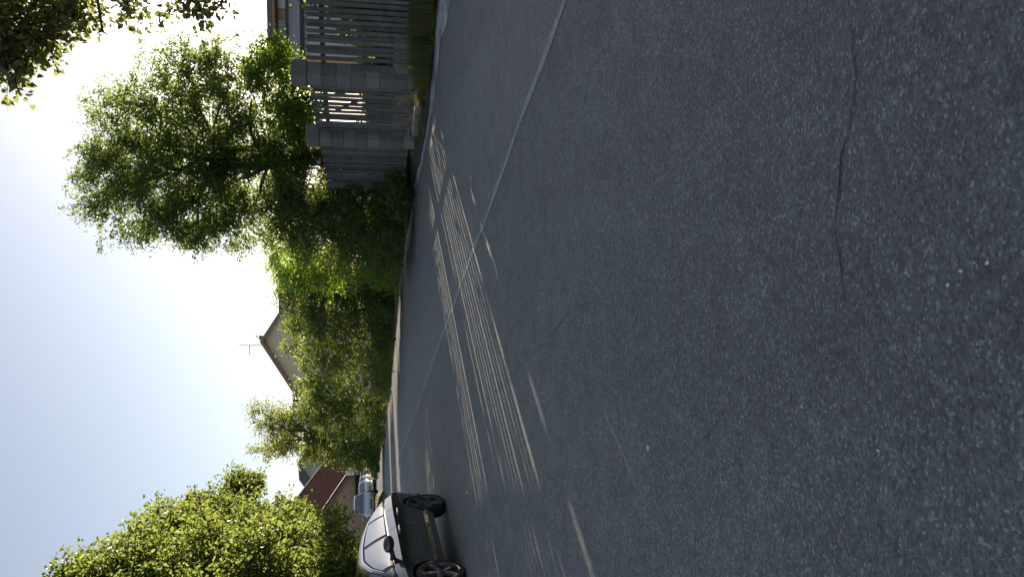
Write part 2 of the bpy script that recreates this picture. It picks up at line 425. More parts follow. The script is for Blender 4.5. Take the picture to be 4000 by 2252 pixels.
# ------------------------------------------------------------------ foliage
def unit(a): return a / (np.linalg.norm(a, axis=1)[:, None] + 1e-9)
def waves(r, lam, n=7):
    k = unit(r.normal(size=(n, 3))) * (2 * PI / lam) * r.uniform(0.6, 1.5, (n, 1)); ph = r.uniform(0, 6.28, n)
    return lambda p: np.sin(p @ k.T + ph).sum(1) / math.sqrt(n / 2)
def leaf_geo(Pn, D, N, L, Wd, fold=0.25, curl=0.15):
    n = len(Pn); Sd = unit(np.cross(D, N)); N = unit(np.cross(Sd, D))
    L = L[:, None]; Wd = Wd[:, None]; V = np.empty((n, 6, 3))
    V[:, 0] = Pn; V[:, 3] = Pn + D * L - N * curl * L
    for i, s in ((1, 1), (5, -1)): V[:, i] = Pn + D * L * 0.33 + s * Sd * Wd * 0.5 + N * fold * Wd
    for i, s in ((2, 1), (4, -1)): V[:, i] = Pn + D * L * 0.72 + s * Sd * Wd * 0.36 + N * (fold * Wd * 0.7 - curl * L * 0.4)
    b = (np.arange(n) * 6)[:, None]
    Fq = np.concatenate([b + np.array([[0, 1, 2, 3]]), b + np.array([[0, 3, 4, 5]])])
    return V.reshape(-1, 3), Fq
def crown_mesh(name, lobes, n_tw, per, L, Wd, mat, parent=None, seed=1, tw=0.35, gap=-0.25, lam=1.1, rpow=0.42, up=0.25, spread=0.08, droop=0.0, zmin=0.28, keep=None, twist=0.7, tw_r=0.004, tw_every=4, wts=None):
    r = np.random.default_rng(seed); lobes = np.array(lobes, float)
    wgt = (lobes[:, 3] * lobes[:, 4] * lobes[:, 5]) ** (2 / 3.); wgt = wgt * (1 if wts is None else np.array(wts)); wgt /= wgt.sum()
    idx = r.choice(len(lobes), n_tw, p=wgt); lb = lobes[idx]
    d = unit(r.normal(size=(n_tw, 3))); rad = r.uniform(0, 1, n_tw) ** rpow
    bump = waves(r, 0.9)(d * 1.3 + idx[:, None] * 3.1)
    rad = rad * (1 + 0.16 * bump)
    C = lb[:, :3] + d * rad[:, None] * lb[:, 3:6]
    ok = (waves(r, lam)(C) > gap) & (C[:, 2] > zmin)
    if keep is not None: ok &= keep(C)
    C = C[ok]; d = d[ok]; n = len(C)
    T = unit(d * 0.8 + r.normal(size=(n, 3)) * 0.55 + np.array((0, 0, up))); T[:, 2] -= droop; T = unit(T)
    tl = tw * r.uniform(0.5, 1.3, n)
    k = np.repeat(np.arange(n), per); t = r.uniform(0.05, 1, n * per)
    Pn = C[k] + T[k] * (t * tl[k])[:, None] + r.normal(size=(n * per, 3)) * spread
    D = unit(T[k] * 0.6 + r.normal(size=(n * per, 3)) * twist + np.array((0, 0, -0.15)))
    N = unit(r.normal(size=(n * per, 3)) * 0.8 + np.array((0, 0, 0.6)) + d[k] * 0.3)
    s = r.uniform(0.6, 1.25, n * per)
    V, Fq = leaf_geo(Pn, D, N, L * s, Wd * s)
    V[:, 2] = np.maximum(V[:, 2], 0.05)
    # thin twigs carry the leaves: two crossed slivers each
    a = C - T * (tl * 0.4)[:, None]; b_ = C + T * tl[:, None]; s1 = unit(np.cross(T, r.normal(size=(n, 3)))); s2 = np.cross(T, s1); tv = []; tf = []
    sel = np.arange(0, n, tw_every); off = len(V)
    for q in (s1, s2):
        tv.append(np.stack([a[sel] - q[sel] * tw_r, a[sel] + q[sel] * tw_r, b_[sel] + q[sel] * tw_r * 0.4, b_[sel] - q[sel] * tw_r * 0.4], 1).reshape(-1, 3))
        tf.append(off + np.arange(len(sel) * 4).reshape(-1, 4)); off += len(sel) * 4
    V = np.vstack([V] + tv); nq = 2 * len(sel); Fq = np.vstack([Fq] + tf)
    o = np_mesh(name, V, Fq, mat, parent, M['bark'], nq)
    return o, C, T, tl
def limb(mb, a, b, r0, r1, bend=0.15, seed=0, n=7, seg=7):
    r = np.random.default_rng(seed); a = np.array(a, float); b = np.array(b, float); L = np.linalg.norm(b - a)
    off = r.normal(size=3) * L * bend; pts = []
    for i in range(n):
        t = i / (n - 1); p = a + (b - a) * t + off * math.sin(PI * t) * 0.6 + np.array((0, 0, 1)) * L * 0.10 * math.sin(PI * t) + r.normal(size=3) * L * 0.015 * (0 < i < n - 1)
        pts.append(p)
    mb.tube(pts, [r0 + (r1 - r0) * (i / (n - 1)) for i in range(n)], seg); return pts
def tree(name, label, cat, base, top, lobes, n_tw, per, L, Wd, mat, tr=0.2, seed=1, group=None, stems=1, bough=0.42, **kw):
    root = thing(name, label, cat, tuple(base), 0, group)
    inv = np.array(base)
    crown, C, T, tl = crown_mesh('crown', [(l[0] - inv[0], l[1] - inv[1], l[2] - inv[2], *l[3:]) for l in lobes], n_tw, per, L, Wd, mat, root, seed, zmin=0.05 - base[2] + 0.25 if base[2] < 0.2 else 0.05, **kw)
    mb = MB(); r = np.random.default_rng(seed + 50); tp = np.array(top) - inv
    tops = []
    for s_ in range(stems):
        q = tp + r.normal(size=3) * (0.5 if stems > 1 else 0) * np.array((1, 1, 0.6)); b0 = np.zeros(3); b0[2] = -0.2
        tops.append(limb(mb, b0, q, tr, tr * 0.45, 0.06, seed + s_, 9, 9))
    for i, l in enumerate(lobes):
        c = np.array(l[:3]) - inv; st = tops[i % stems]; k = int(len(st) * 0.45) + int(r.integers(0, max(1, len(st) // 2)))
        k = min(k, len(st) - 1)
        lp = limb(mb, st[k], c, tr * bough, tr * 0.10, 0.16, seed + 100 + i)
        for j in range(4):
            e = c + unit(r.normal(size=(1, 3)))[0] * np.array(l[3:6]) * 0.85
            limb(mb, lp[int(r.integers(3, 7))], e, tr * 0.09, tr * 0.03, 0.15, seed + 300 + i * 7 + j, 5, 5)
    mb.build('trunk', M['bark'], root, smooth=60)
    return root
def lobe(u, v, Y, ru, rv, ry=None):
    """ellipsoid whose centre and size are measured on the photo at distance Y"""
    c = P(u, v, Y); k = Y / F * 1.02
    return (c[0], c[1], c[2], ru * k, ry if ry else (ru + rv) * 0.5 * k, rv * k)

# ------------------------------------------------------------------ picket fence and block pillars
FZ = 0.25
FD = np.array((-0.302, 0.953)); FN = np.array((0.953, 0.302))       # along the fence (away), and towards the garden
P1 = np.array((4.23, 15.6)); P2 = np.array((3.47, 18.0))
FROT = math.atan2(FD[1], FD[0])
def fence(name, label, a, b, top, seed, cat='fence', zb=0.04, rails=(0.55, 1.86), gap=0.05, wd=0.115, nails=False):
    L = float(np.linalg.norm(b - a)); root = thing(name, label, cat, (a[0], a[1], FZ), math.atan2(b[1] - a[1], b[0] - a[0]))
    r = np.random.default_rng(seed); mb = MB(); x = 0.02
    while x + wd * 0.8 < L:
        w = wd * r.uniform(0.9, 1.08); h = top + 0.02 * math.sin(x * 2.1) + r.normal(0, 0.012); lean = r.normal(0, 0.006)
        z0 = zb + r.uniform(0, 0.03); th = 0.02; y0 = r.normal(0, 0.003)
        # board with a rounded head
        prof = [(0, z0), (w, z0), (w, h - 0.05), (w * 0.93, h - 0.018), (w * 0.7, h), (w * 0.3, h), (w * 0.07, h - 0.018), (0, h - 0.05)]
        n = len(prof)
        vs = [(x + px_ + lean * pz, y0, pz) for px_, pz in prof] + [(x + px_ + lean * pz, y0 + th, pz) for px_, pz in prof]
        mb.add(vs, [tuple(range(n - 1, -1, -1)), tuple(range(n, 2 * n))] + [(i, (i + 1) % n, (i + 1) % n + n, i + n) for i in range(n)])
        x += w + gap * r.uniform(0.85, 1.15)
    if nails:
        for z in rails:
            x = 0.06
            while x < L: mb.box(x - 0.006, 0.0235, z - 0.006, x + 0.006, 0.029, z + 0.006, 1); x += 0.045
    mb.build('picket_panel', [M['wood'], M['kerb']], root, fix=True)
    for z in rails:
        mb = MB(); mb.box(0, -0.05, z - 0.045, L, -0.006, z + 0.045, bev=0.006); mb.build('rail', M['rail'], root)
    return root
# boards face the road: the road side is local +y (x runs away along the fence)
HALF = 0.2
D1 = np.array((-0.743, 0.669)); N1 = np.array((-0.669, -0.743)); F1 = P1 - D1 * 0.24      # the long fence turns the corner at the near pillar
f_right0 = F1 - D1 * 4.2
fence('picket_fence', 'long weathered picket fence with rounded board tops and grass at its foot', f_right0, F1, 2.14, 5, gap=0.03, wd=0.08)
fence('picket_gate', 'grey picket panel hung between the two block pillars, light showing under it', P1 + FD * (HALF + 0.01), P2 - FD * (HALF + 0.01), 2.12, 6, 'gate', 0.07, wd=0.112, gap=0.045)
fence('board_fence', 'weathered board fence with rows of nail heads beside the elder shrub', P2 + FD * (HALF + 0.01), P2 + FD * 2.9, 2.06, 8, wd=0.108, gap=0.056, nails=True)

def pillar(label, c, h, seed):
    root = thing('block_pillar', label, 'pillar', (c[0], c[1], FZ - 0.08), FROT, 'block pillars of the fence')
    r = np.random.default_rng(seed); mb = MB(); n = 8; ch = (h - 0.30) / n; z = 0.0; hw = 0.165
    for i in range(n):
        j = r.normal(0, 0.004, 2)
        for k, (y0, y1) in enumerate(((-hw, -0.002), (0.002, hw))):
            mb.box(-hw + j[0], y0 + j[1], z + 0.004, hw + j[0], y1 + j[1], z + ch - 0.003, bev=0.008)
        z += ch
    mb.box(-hw + 0.012, -hw + 0.012, 0, hw - 0.012, hw - 0.012, z)
    mb.build('shaft', M['block'], root)
    mb = MB(); mb.box(-hw - 0.03, -hw - 0.03, z + 0.002, hw + 0.03, hw + 0.03, z + 0.26, bev=0.012)
    mb.box(-hw - 0.01, -hw - 0.01, z + 0.262, hw + 0.01, hw + 0.01, z + 0.30, bev=0.012)
    mb.build('cap', M['block'], root)
    return root
pillar('near concrete block pillar, taller in view, overgrown with dry stems', P1, 2.55, 11)
pillar('far concrete block pillar of two-tone blocks, next to the elder hedge', P2, 2.45, 12)
# concrete footing below the gate
mb = MB(); mb.box(0, -0.10, -0.25, 2.0, 0.10, 0.03, bev=0.02)
o = mb.build('gate_footing', M['kerb']); o.location = (P1[0] + FD[0] * HALF, P1[1] + FD[1] * HALF, FZ - 0.02); o.rotation_euler = (0, 0, FROT)
tag(o, 'rough pale concrete footing under the picket gate', 'footing')

# ------------------------------------------------------------------ grass and weeds
def blades(name, pts, hmin, hmax, w, mat, seed, label, lean=0.45, cat='grass'):
    r = np.random.default_rng(seed); n = len(pts); Pn = np.array(pts)
    ang = r.uniform(0, 2 * PI, n); h = r.uniform(hmin, hmax, n); D = np.c_[np.cos(ang), np.sin(ang), np.zeros(n)]
    Sd = np.c_[-np.sin(ang), np.cos(ang), np.zeros(n)]; ln = r.uniform(0.1, lean, n)[:, None]; hh = h[:, None]; Z = np.array((0, 0, 1.0))
    V = np.empty((n, 6, 3)); ww = w * r.uniform(0.6, 1.3, n)[:, None]
    V[:, 0] = Pn - Sd * ww; V[:, 1] = Pn + Sd * ww
    mid = Pn + Z * hh * 0.6 + D * ln * hh * 0.35
    V[:, 2] = mid + Sd * ww * 0.75; V[:, 5] = mid - Sd * ww * 0.75
    tip = Pn + Z * hh * (1 - ln * 0.35) + D * ln * hh
    V[:, 3] = tip + Sd * ww * 0.12; V[:, 4] = tip - Sd * ww * 0.12
    b = (np.arange(n) * 6)[:, None]
    o = np_mesh(name, V.reshape(-1, 3), np.concatenate([b + np.array([[0, 1, 2, 5]]), b + np.array([[5, 2, 3, 4]])]), mat)
    return tag(o, label, cat, kind='stuff')
def strip_points(n, along, offs, seed, line, nrm, zf, patch=0.0):
    """points scattered on a verge: 'along' is a Y range, 'offs' the distance from the kerb"""
    r = np.random.default_rng(seed); idx = np.where((line[:, 1] > along[0]) & (line[:, 1] < along[1]))[0]
    i = r.choice(idx, n); off = r.uniform(offs[0], offs[1], n); q = line[i] + nrm[i] * off[:, None] + r.normal(0, 0.12, (n, 2))
    p = np.c_[q, zf(off)]
    if patch: p = p[waves(r, 0.7)(p) > patch]
    return p
zr_ = lambda o: np.interp(o, (0, 0.1, 0.3, 0.55, 0.8, 1.2, 5), (0, 0.04, 0.10, 0.18, 0.23, 0.25, 0.26)) - 0.015
near = (EDGE[:, 0] < 14)
eL, eN = EDGE, normals(EDGE)
r_ = np.random.default_rng(21)
def bank_pts(n, t0, t1, d0, d1, seed):
    """points along the fence foot: t along the fence from the near pillar, d out towards the road"""
    r = np.random.default_rng(seed); t = r.uniform(t0, t1, n); d = r.uniform(d0, d1, n) * r.uniform(0.5, 1, n)
    q = P1 + FD * t[:, None] - FN * d[:, None]
    # height of the bank falls to the kerb
    dist = np.array([np.min(np.linalg.norm(e3 - x, axis=1)) for x in q])
    inside = np.array([np.dot(x - e3[np.argmin(np.linalg.norm(e3 - x, axis=1))], n3[np.argmin(np.linalg.norm(e3 - x, axis=1))]) for x in q])
    p = np.c_[q, zr_(dist)]; return p[inside > 0.12]
rg = np.random.default_rng(31); t_ = rg.uniform(-0.1, 4.3, 15000); d_ = 0.9 * rg.uniform(-0.06, 1, 15000) * (0.55 + 0.45 * rg.uniform(0, 1, 15000))
q = F1 - D1 * t_[:, None] + N1 * d_[:, None] * (1 + 0.12 * np.sin(t_ * 5))[:, None]
dd = np.array([np.min(np.linalg.norm(e3[:200] - x, axis=1)) for x in q]); g1 = np.c_[q, zr_(dd)]; g1 = g1[dd > 0.10 + 0.1 * rg.uniform(0, 1, 15000)]
g1 = np.vstack([g1, bank_pts(1500, -0.6, 0.6, 0.15, 0.8, 32)])
blades('grass', g1, 0.12, 0.46, 0.005, M['grass'], 33, 'shaggy dark green grass on the bank below the long picket fence')
g2 = np.vstack([bank_pts(900, 0.0, 4.5, 0.1, 0.75, 34), strip_points(5500, (24, 80), (0.15, 1.3), 35, eL, eN, zr_, 0.2)])
blades('grass', g2, 0.05, 0.22, 0.006, M['grass'], 36, 'sparse short grass and weeds along the foot of the gate and hedge')
g3 = np.vstack([P1 + 0, P1 + 0]); 
g4 = strip_points(9000, (30, 110), (0.2, 5), 37, l3, nl, lambda o: np.interp(o, (0, 0.12, 0.5, 1.0, 1.6, 6), (0, .06, .25, .42, .46, .48)) - 0.02)
blades('grass', g4, 0.06, 0.2, 0.012, M['grass'], 38, 'sunlit grass bank under the row of parked cars')
# garden grass seen through the fence
r2 = np.random.default_rng(40); q = P1 + FD * r2.uniform(-4, 3.5, 5000)[:, None] + FN * r2.uniform(0.3, 7, 5000)[:, None]
blades('grass', np.c_[q, np.full(5000, 0.26)], 0.05, 0.16, 0.005, M['grass'], 41, 'garden grass glimpsed behind the fence gaps')
# dry climber stems on the near pillar and gate foot
mb = MB(); r5 = np.random.default_rng(44)
for i in range(46):
    t = r5.uniform(-0.35, 1.5); z0 = 0.15 + abs(r5.normal(0, 0.18)); q = P1 + FD * t - FN * r5.uniform(0.22, 0.5)
    a = np.array((q[0], q[1], z0)); pts = [a]; d = unit(r5.normal(size=(1, 3)) * np.array((0.5, 0.5, 0.4)) + np.array((-0.1, 0.15, 0.7)))[0]
    for k in range(6):
        d = unit((d + r5.normal(size=3) * 0.35 - np.array((0, 0, 0.06 * k)))[None])[0]; a = a + d * r5.uniform(0.06, 0.2); pts.append(a)
    mb.tube(pts, [0.005, 0.0045, 0.004, 0.0035, 0.003, 0.002, 0.001], 4, cap=False)
tag(mb.build('dry_stems', M['stem']), 'tangle of thin dry stems across the near block pillar and gate foot', 'weeds', kind='stuff')

# ------------------------------------------------------------------ trees and hedge on the right
Y0 = 21.0
big = [lobe(*q) for q in (
    (1500, 520, 21.5, 190, 170), (1700, 470, 21.5, 190, 110), (1560, 680, 21, 200, 180), (1800, 620, 21, 190, 150), (1980, 740, 21, 110, 130),
    (1740, 800, 21, 200, 150), (1430, 800, 21.5, 140, 150), (1960, 900, 20.6, 120, 110), (1560, 900, 21, 170, 110), (1400, 960, 22, 110, 100),
    (1850, 980, 20.4, 130, 100), (1700, 980, 20.8, 140, 100), (1640, 1090, 20.6, 120, 80), (1400, 640, 21.5, 70, 100), (1640, 380, 21.6, 110, 60), (1480, 380, 21.5, 70, 40), (1330, 760, 21.8, 40, 90))]
b = G(1640, 1600, 0.25); b = np.array((P(1640, 1500, 21.2)[0], 21.2, 0.25))
tree('ash_tree', 'tall airy ash tree with dark limbs rising behind the block pillars', 'tree', b, P(1650, 760, 21.2), big, 6800, 15, 0.105, 0.038, M['lf_ash'], 0.13, 61,
     stems=3, tw=0.42, gap=-0.22, lam=0.95, rpow=0.42, spread=0.06, tw_every=2)

lb = [lobe(*q) for q in ((1840, 1170, 20.0, 100, 80), (1920, 1110, 20.0, 80, 90), (1990, 1050, 20.2, 80, 80), (2060, 1100, 20.2, 45, 60), (1780, 1130, 20.1, 70, 60))]
tree('maple_sapling', 'bright yellow-green sapling glowing in the sun just above the picket gate', 'sapling', np.array((P(1900, 1500, 20.3)[0], 20.3, 0.25)), P(1900, 1150, 20.1), lb, 1250, 13, 0.085, 0.045, M['lf_bright'], 0.05, 66, stems=2, gap=-0.5, lam=0.9, rpow=0.42, tw=0.3)
def shrub(name, label, base_uv, Y, lobes, n_tw, per, L, Wd, mat, seed, cat='shrub', group='shrubs of the roadside hedge', zb=0.2, **kw):
    x = P(base_uv, 1500, Y)[0]; base = np.array((x + 0.35, Y + 1.3, zb))
    lobes = list(lobes) + [(l[0] - 0.15, l[1] - 0.75, zb + 0.30, l[3] * 1.1, l[4], 0.55) for l in lobes if l[2] < 2.3]
    top = np.mean([l[:3] for l in lobes], axis=0)
    return tree(name, label, cat, base, top, lobes, n_tw, per, L, Wd, mat, 0.06, seed, group, stems=3, **kw)
def blossoms(parent, lobes, n, size, seed, clus=5, front=True):
    r = np.random.default_rng(seed); inv = np.array(parent.location); lb = np.array(lobes)[r.integers(0, len(lobes), n)]
    d = unit(r.normal(size=(n, 3)) + np.array((-0.35, -0.9, 0.1))); C = lb[:, :3] + d * (lb[:, 3:6] * r.uniform(1.0, 1.08, (n, 1)) + 0.16) - inv
    C = C[C[:, 2] > 0.3]; n = len(C); k = np.repeat(np.arange(n), clus); a = np.tile(np.arange(clus) * 2 * PI / clus, n)
    N = unit(np.array((-0.2, -0.8, 0.5)) + r.normal(size=(n, 3)) * 0.35)[k]
    e1 = unit(np.cross(N, np.array((0.3, 0.1, 1.0)))); e2 = np.cross(N, e1)
    D = unit(e1 * np.cos(a)[:, None] + e2 * np.sin(a)[:, None] + N * 0.35)
    s = (size * r.uniform(0.6, 1.2, n))[k]
    V, Fq = leaf_geo(C[k], D, N, s, s * 0.9, 0.05, 0.1)
    np_mesh('blossom', V, Fq, M['petal'], parent)
lb = [lobe(*q) for q in ((1560, 1230, 21.5, 170, 150), (1420, 1200, 22.5, 150, 140), (1560, 1440, 21.3, 140, 150), (1420, 1420, 22, 170, 160), (1660, 1130, 20.6, 90, 80), (1330, 1330, 23.5, 110, 170), (1500, 1100, 22.5, 130, 60), (1350, 1530, 23.3, 110, 90), (1560, 1570, 21.2, 100, 60))]
e1_ = shrub('elder_shrub', 'big dark elder shrub with a few flat white flower heads beside the board fence', 1490, 22.2, lb, 7600, 15, 0.10, 0.042, M['lf_elder'], 71, gap=-0.9, rpow=0.33, tw=0.3)
# flat flower heads of the elder
r6 = np.random.default_rng(72); mb = MB(); V_ = []; F_ = []; off = 0
for (u, v, Y) in ((1500, 1385, 20.6), (1475, 1400, 20.7), (1440, 1430, 21.0), (1430, 1342, 21.1), (1400, 1325, 21.2), (1620, 1245, 20.3), (1390, 1202, 21.6), (1660, 1120, 19.9), (1515, 1384, 20.6), (1405, 1310, 21.2), (1340, 1265, 22.2)):
    c = P(u, v, Y) - np.array(e1_.location); n = 42; a = r6.uniform(0, 6.28, n); q = np.sqrt(r6.uniform(0, 1, n)) * 0.085
    C = c + np.c_[np.cos(a) * q, np.sin(a) * q * 0.7 - 0.05, np.sin(a) * q * 0.55 + r6.normal(0, 0.008, n)]
    D = unit(r6.normal(size=(n, 3))); N = unit(r6.normal(size=(n, 3)) * 0.4 + np.array((-0.2, -0.7, 0.7)))
    V, Fq = leaf_geo(C, unit(np.cross(D, N)), N, np.full(n, 0.03), np.full(n, 0.026)); V_.append(V); F_.append(Fq + off); off += len(V)
np_mesh('blossom', np.vstack(V_), np.vstack(F_), M['petal'], e1_)

lb = [lobe(*q) for q in ((1250, 1180, 26, 110, 130), (1190, 1280, 27, 90, 120), (1250, 1400, 25.5, 100, 120), (1290, 1500, 25, 70, 90), (1190, 1150, 28, 80, 75), (1310, 1130, 25.5, 70, 90), (1230, 1500, 25.8, 70, 70))]
shrub('dogwood_shrub', 'sunlit yellow-green shrub with light shining through its lower leaves, left of the elder', 1250, 26.0, lb, 3000, 13, 0.09, 0.05, M['lf_bright'], 74, gap=-0.5, rpow=0.36, tw=0.3)
lb = [lobe(*q) for q in ((1100, 1215, 29.5, 100, 110), (1060, 1340, 30, 110, 130), (1120, 1440, 29, 110, 110), (1040, 1480, 30.5, 100, 80), (1150, 1140, 29.8, 50, 50), (1010, 1225, 31, 70, 90), (1180, 1470, 28.4, 50, 80))]
o = shrub('mock_orange_shrub', 'dark dense shrub dotted with small white blossom in the middle of the hedge', 1090, 29.8, lb, 4600, 14, 0.095, 0.055, M['lf_elder'], 76, gap=-0.8, rpow=0.34, tw=0.3)
blossoms(o, lb, 90, 0.05, 77)
lb = [lobe(*q) for q in ((930, 1330, 31.5, 110, 130), (860, 1380, 32.5, 110, 130), (960, 1450, 31, 100, 90), (840, 1470, 32.5, 90, 80), (780, 1400, 34, 70, 110), (900, 1270, 32.5, 90, 70))]
o = shrub('rose_shrub', 'wide wild rose bush covered in white flowers overhanging the kerb', 890, 32.0, lb, 5200, 14, 0.08, 0.045, M['lf_rose'], 78, gap=-0.85, rpow=0.33, tw=0.35)
blossoms(o, lb, 330, 0.06, 79)
lb = [lobe(*q) for q in ((915, 1165, 36, 38, 62), (900, 1240, 36, 80, 60), (830, 1225, 37, 60, 60), (770, 1240, 38, 70, 80), (1000, 1215, 35, 60, 70), (720, 1290, 39, 70, 80), (820, 1290, 37, 110, 80))]
shrub('young_linden', 'young sunlit broadleaf saplings standing behind the wild rose, in front of the gabled house', 850, 36.5, lb, 1700, 10, 0.12, 0.085, M['lf_linden'], 80, 'sapling', gap=-0.35, rpow=0.45, tw=0.35)
lb = [lobe(*q) for q in ((690, 1300, 40, 90, 110), (640, 1400, 42, 90, 100), (720, 1410, 40, 80, 90), (600, 1330, 43, 60, 90), (660, 1240, 41, 70, 70), (760, 1330, 39, 60, 90))]
o = shrub('hawthorn_shrub', 'rounded dark green shrub with few white flowers, far end of the hedge', 670, 41.0, lb, 3600, 14, 0.10, 0.06, M['lf_elder'], 82, gap=-0.8, rpow=0.34, tw=0.32)
blossoms(o, lb, 50, 0.07, 83)
lb = [lobe(*q) for q in ((560, 1180, 62, 70, 110), (525, 1230, 63, 60, 100), (600, 1260, 61, 60, 90), (620, 1080, 62, 26, 70), (575, 1050, 62, 22, 50), (660, 1020, 62, 20, 42), (640, 1150, 61, 40, 60), (490, 1050, 64, 20, 60), (500, 1150, 64, 30, 60),
    (520, 1110, 63, 36, 50), (485, 1240, 64, 30, 50), (525, 1330, 62, 90, 70), (600, 1020, 62, 12, 26))]
tree('robinia_tree', 'pale gold-green feathery tree with spiky top shoots at the far bend', 'tree', np.array((P(540, 1470, 62)[0], 62, 0.2)), P(545, 1150, 62), lb, 2400, 12, 0.16, 0.085, M['lf_gold'], 0.2, 84, stems=3, gap=-0.45, lam=2.2, rpow=0.45, tw=0.75, spread=0.12, tw_r=0.012)
lb = [lobe(*q) for q in ((520, 1400, 58, 90, 70), (485, 1410, 62, 55, 65), (580, 1420, 55, 60, 60))]
shrub('hazel_shrub', 'low dark green bush under the pale feathery tree, ending the hedge', 520, 58.5, lb, 2200, 13, 0.14, 0.09, M['lf_ash'], 86, gap=-0.8, rpow=0.34, tw=0.45)

lb = [(5.6 + 1.15 * k, 38 + 0.3 * math.sin(k * 2.1), 0.75, 0.9, 0.8, 0.6 + 0.2 * math.sin(k * 1.7)) for k in range(6)]
tree('garden_shrub', 'sunlit low garden shrubs far behind the picket gate, glimpsed through its gaps', 'shrub', np.array((8.6, 38, 0.25)), (8.6, 38, 1.0), lb, 1600, 12, 0.13, 0.09, M['lf_bright'], 0.08, 88, stems=3, gap=-1.2, rpow=0.36, tw=0.4)
# ------------------------------------------------------------------ tree on the left, and the one hanging in from the right
lind = [lobe(q[0] - (70 if q[0] > 100 else 40), *q[1:]) for q in (
    (30, 500, 15.4, 130, 140), (150, 600, 16.8, 110, 110), (230, 720, 18.2, 110, 110), (320, 890, 19.8, 60, 90), (230, 910, 18.2, 120, 130), (120, 790, 16.2, 150, 150), (262, 1050, 19.2, 80, 110),
    (180, 1130, 17.4, 130, 120), (60, 1030, 15.6, 150, 170), (205, 1230, 18.4, 80, 100), (120, 1300, 16.8, 150, 110), (-60, 700, 15, 160, 220), (-20, 320, 15, 100, 100), (-120, 1100, 15, 180, 250), (-200, 500, 15, 220, 260), (280, 1180, 19.8, 36, 80), (20, 1330, 15.6, 130, 110))]
lind += [lobe(u - 14, v + 26, Y, ru, rv) for u, v, Y, ru, rv in ((392, 917, 20.8, 24, 56), (350, 925, 20.4, 30, 50), (378, 1000, 20.6, 20, 34), (325, 1090, 20.0, 24, 40), (268, 1200, 19.4, 28, 50), (300, 750, 19.4, 26, 40), (262, 700, 19, 28, 36), (328, 830, 20, 22, 40), (274, 588, 18.6, 14, 36), (250, 640, 18.6, 26, 36),
    (200, 540, 17.6, 22, 36), (147, 470, 17, 24, 40), (106, 378, 16.4, 22, 34), (60, 300, 15.8, 26, 40), (14, 208, 15.4, 24, 34), (180, 640, 17.6, 40, 40), (232, 1290, 19.2, 24, 50))]
b = np.array((P(-40, 1400, 17.6)[0], 17.6, 0.05))
tree('linden_tree', 'full bright green broadleaf tree behind the black car, lit from the right', 'tree', b, P(-20, 640, 17.4), lind, 9500, 13, 0.09, 0.06, M['lf_linden'], 0.2, 90,
     stems=1, gap=-0.42, rpow=0.34, tw=0.36, up=0.7, spread=0.055, lam=0.75)
hang = [lobe(*q) for q in (
    (2250, 60, 9.5, 180, 110), (2170, 110, 9.3, 110, 90), (2080, 40, 9.2, 100, 50), (2235, 220, 9.6, 70, 90), (2010, 15, 9.2, 90, 30), (1980, 20, 9.1, 60, 26), (2205, 300, 9.7, 40, 50), (2120, 200, 9.5, 50, 40), (2235, 500, 9.8, 26, 34), (2200, 505, 9.9, 34, 22),
    (2235, 720, 10.2, 40, 50), (2215, 790, 10.3, 34, 44), (2248, 870, 10.4, 20, 60), (2130, 400, 9.6, 30, 26), (1915, 50, 9.1, 30, 20))]
hang += [(7.4, 11.0, 6.2, 2.7, 2.6, 2.4), (7.6, 10.6, 8.2, 2.6, 2.4, 2.0), (8.2, 11.4, 3.4, 2.7, 2.4, 2.2), (6.0, 10.2, 7.2, 1.8, 1.8, 1.6), (4.6, 9.6, 6.8, 1.6, 1.4, 1.2), (9.4, 13.0, 4.5, 2.4, 2.4, 3.6)]
def off_frame(C):
    """branches droop into view only where the photo shows them"""
    return np.ones(len(C), bool)
tree('maple_tree', 'dark broad-leaved branches hanging into view from a tree at the right', 'tree', np.array((8.4, 11.2, 0.2)), (7.9, 11.1, 6.0), hang, 2300, 10, 0.085, 0.062, M['lf_over'], 0.15, 95,
     stems=1, gap=-0.9, rpow=0.6, tw=0.3, droop=0.35, spread=0.06, lam=0.8, tw_every=1, tw_r=0.003, bough=0.2, wts=[9] * (len(hang) - 6) + [0.8] * 6)
for i, (x, y, h, rr_, lab) in enumerate(((9.9, 18.5, 6.0, 2.5, 'dense bush added behind the right end of the picket fence to shade the road'), (14.0, 27.5, 8.0, 3.2, 'dense tree added far behind the picket fence to shade the road'), (8.2, 14.2, 4.5, 2.0, 'low bush added nearest the overhanging maple to shade the road'))):  # added foliage, mostly out of view, shaped to keep sun off the road
    lb = ([(7.6, 18.0, 1.2, 1.1, 1.1, 1.25), (6.9, 17.6, 1.1, 0.9, 0.8, 1.15), (6.25, 17.5, 0.9, 0.7, 0.7, 0.95), (8.6, 18.6, 2.4, 1.3, 1.2, 1.6)] if i == 0 else []) + [(x, y, h * 0.3, rr_, rr_, h * 0.28), (x + 0.4, y + 0.3, h * 0.62, rr_ * 0.9, rr_ * 0.9, h * 0.3), (x + 1.4, y - 1.0, h * 0.45, rr_, rr_, h * 0.4)]
    if i == 1: lb += [(12.0, 27.5, 4.4, 1.25, 1.2, 2.4), (12.2, 26.5, 2.2, 1.2, 1.2, 2.0)]
    tree('added_shade_tree', lab, 'tree', np.array((x + .5, y, 0.25)), (x + .4, y, h * 0.6), lb, 4200 if i == 0 else 4000, 9, 0.16, 0.12, M['lf_over'], 0.16, 98 + i, gap=-1.6, rpow=0.4, tw=0.5, spread=0.12)
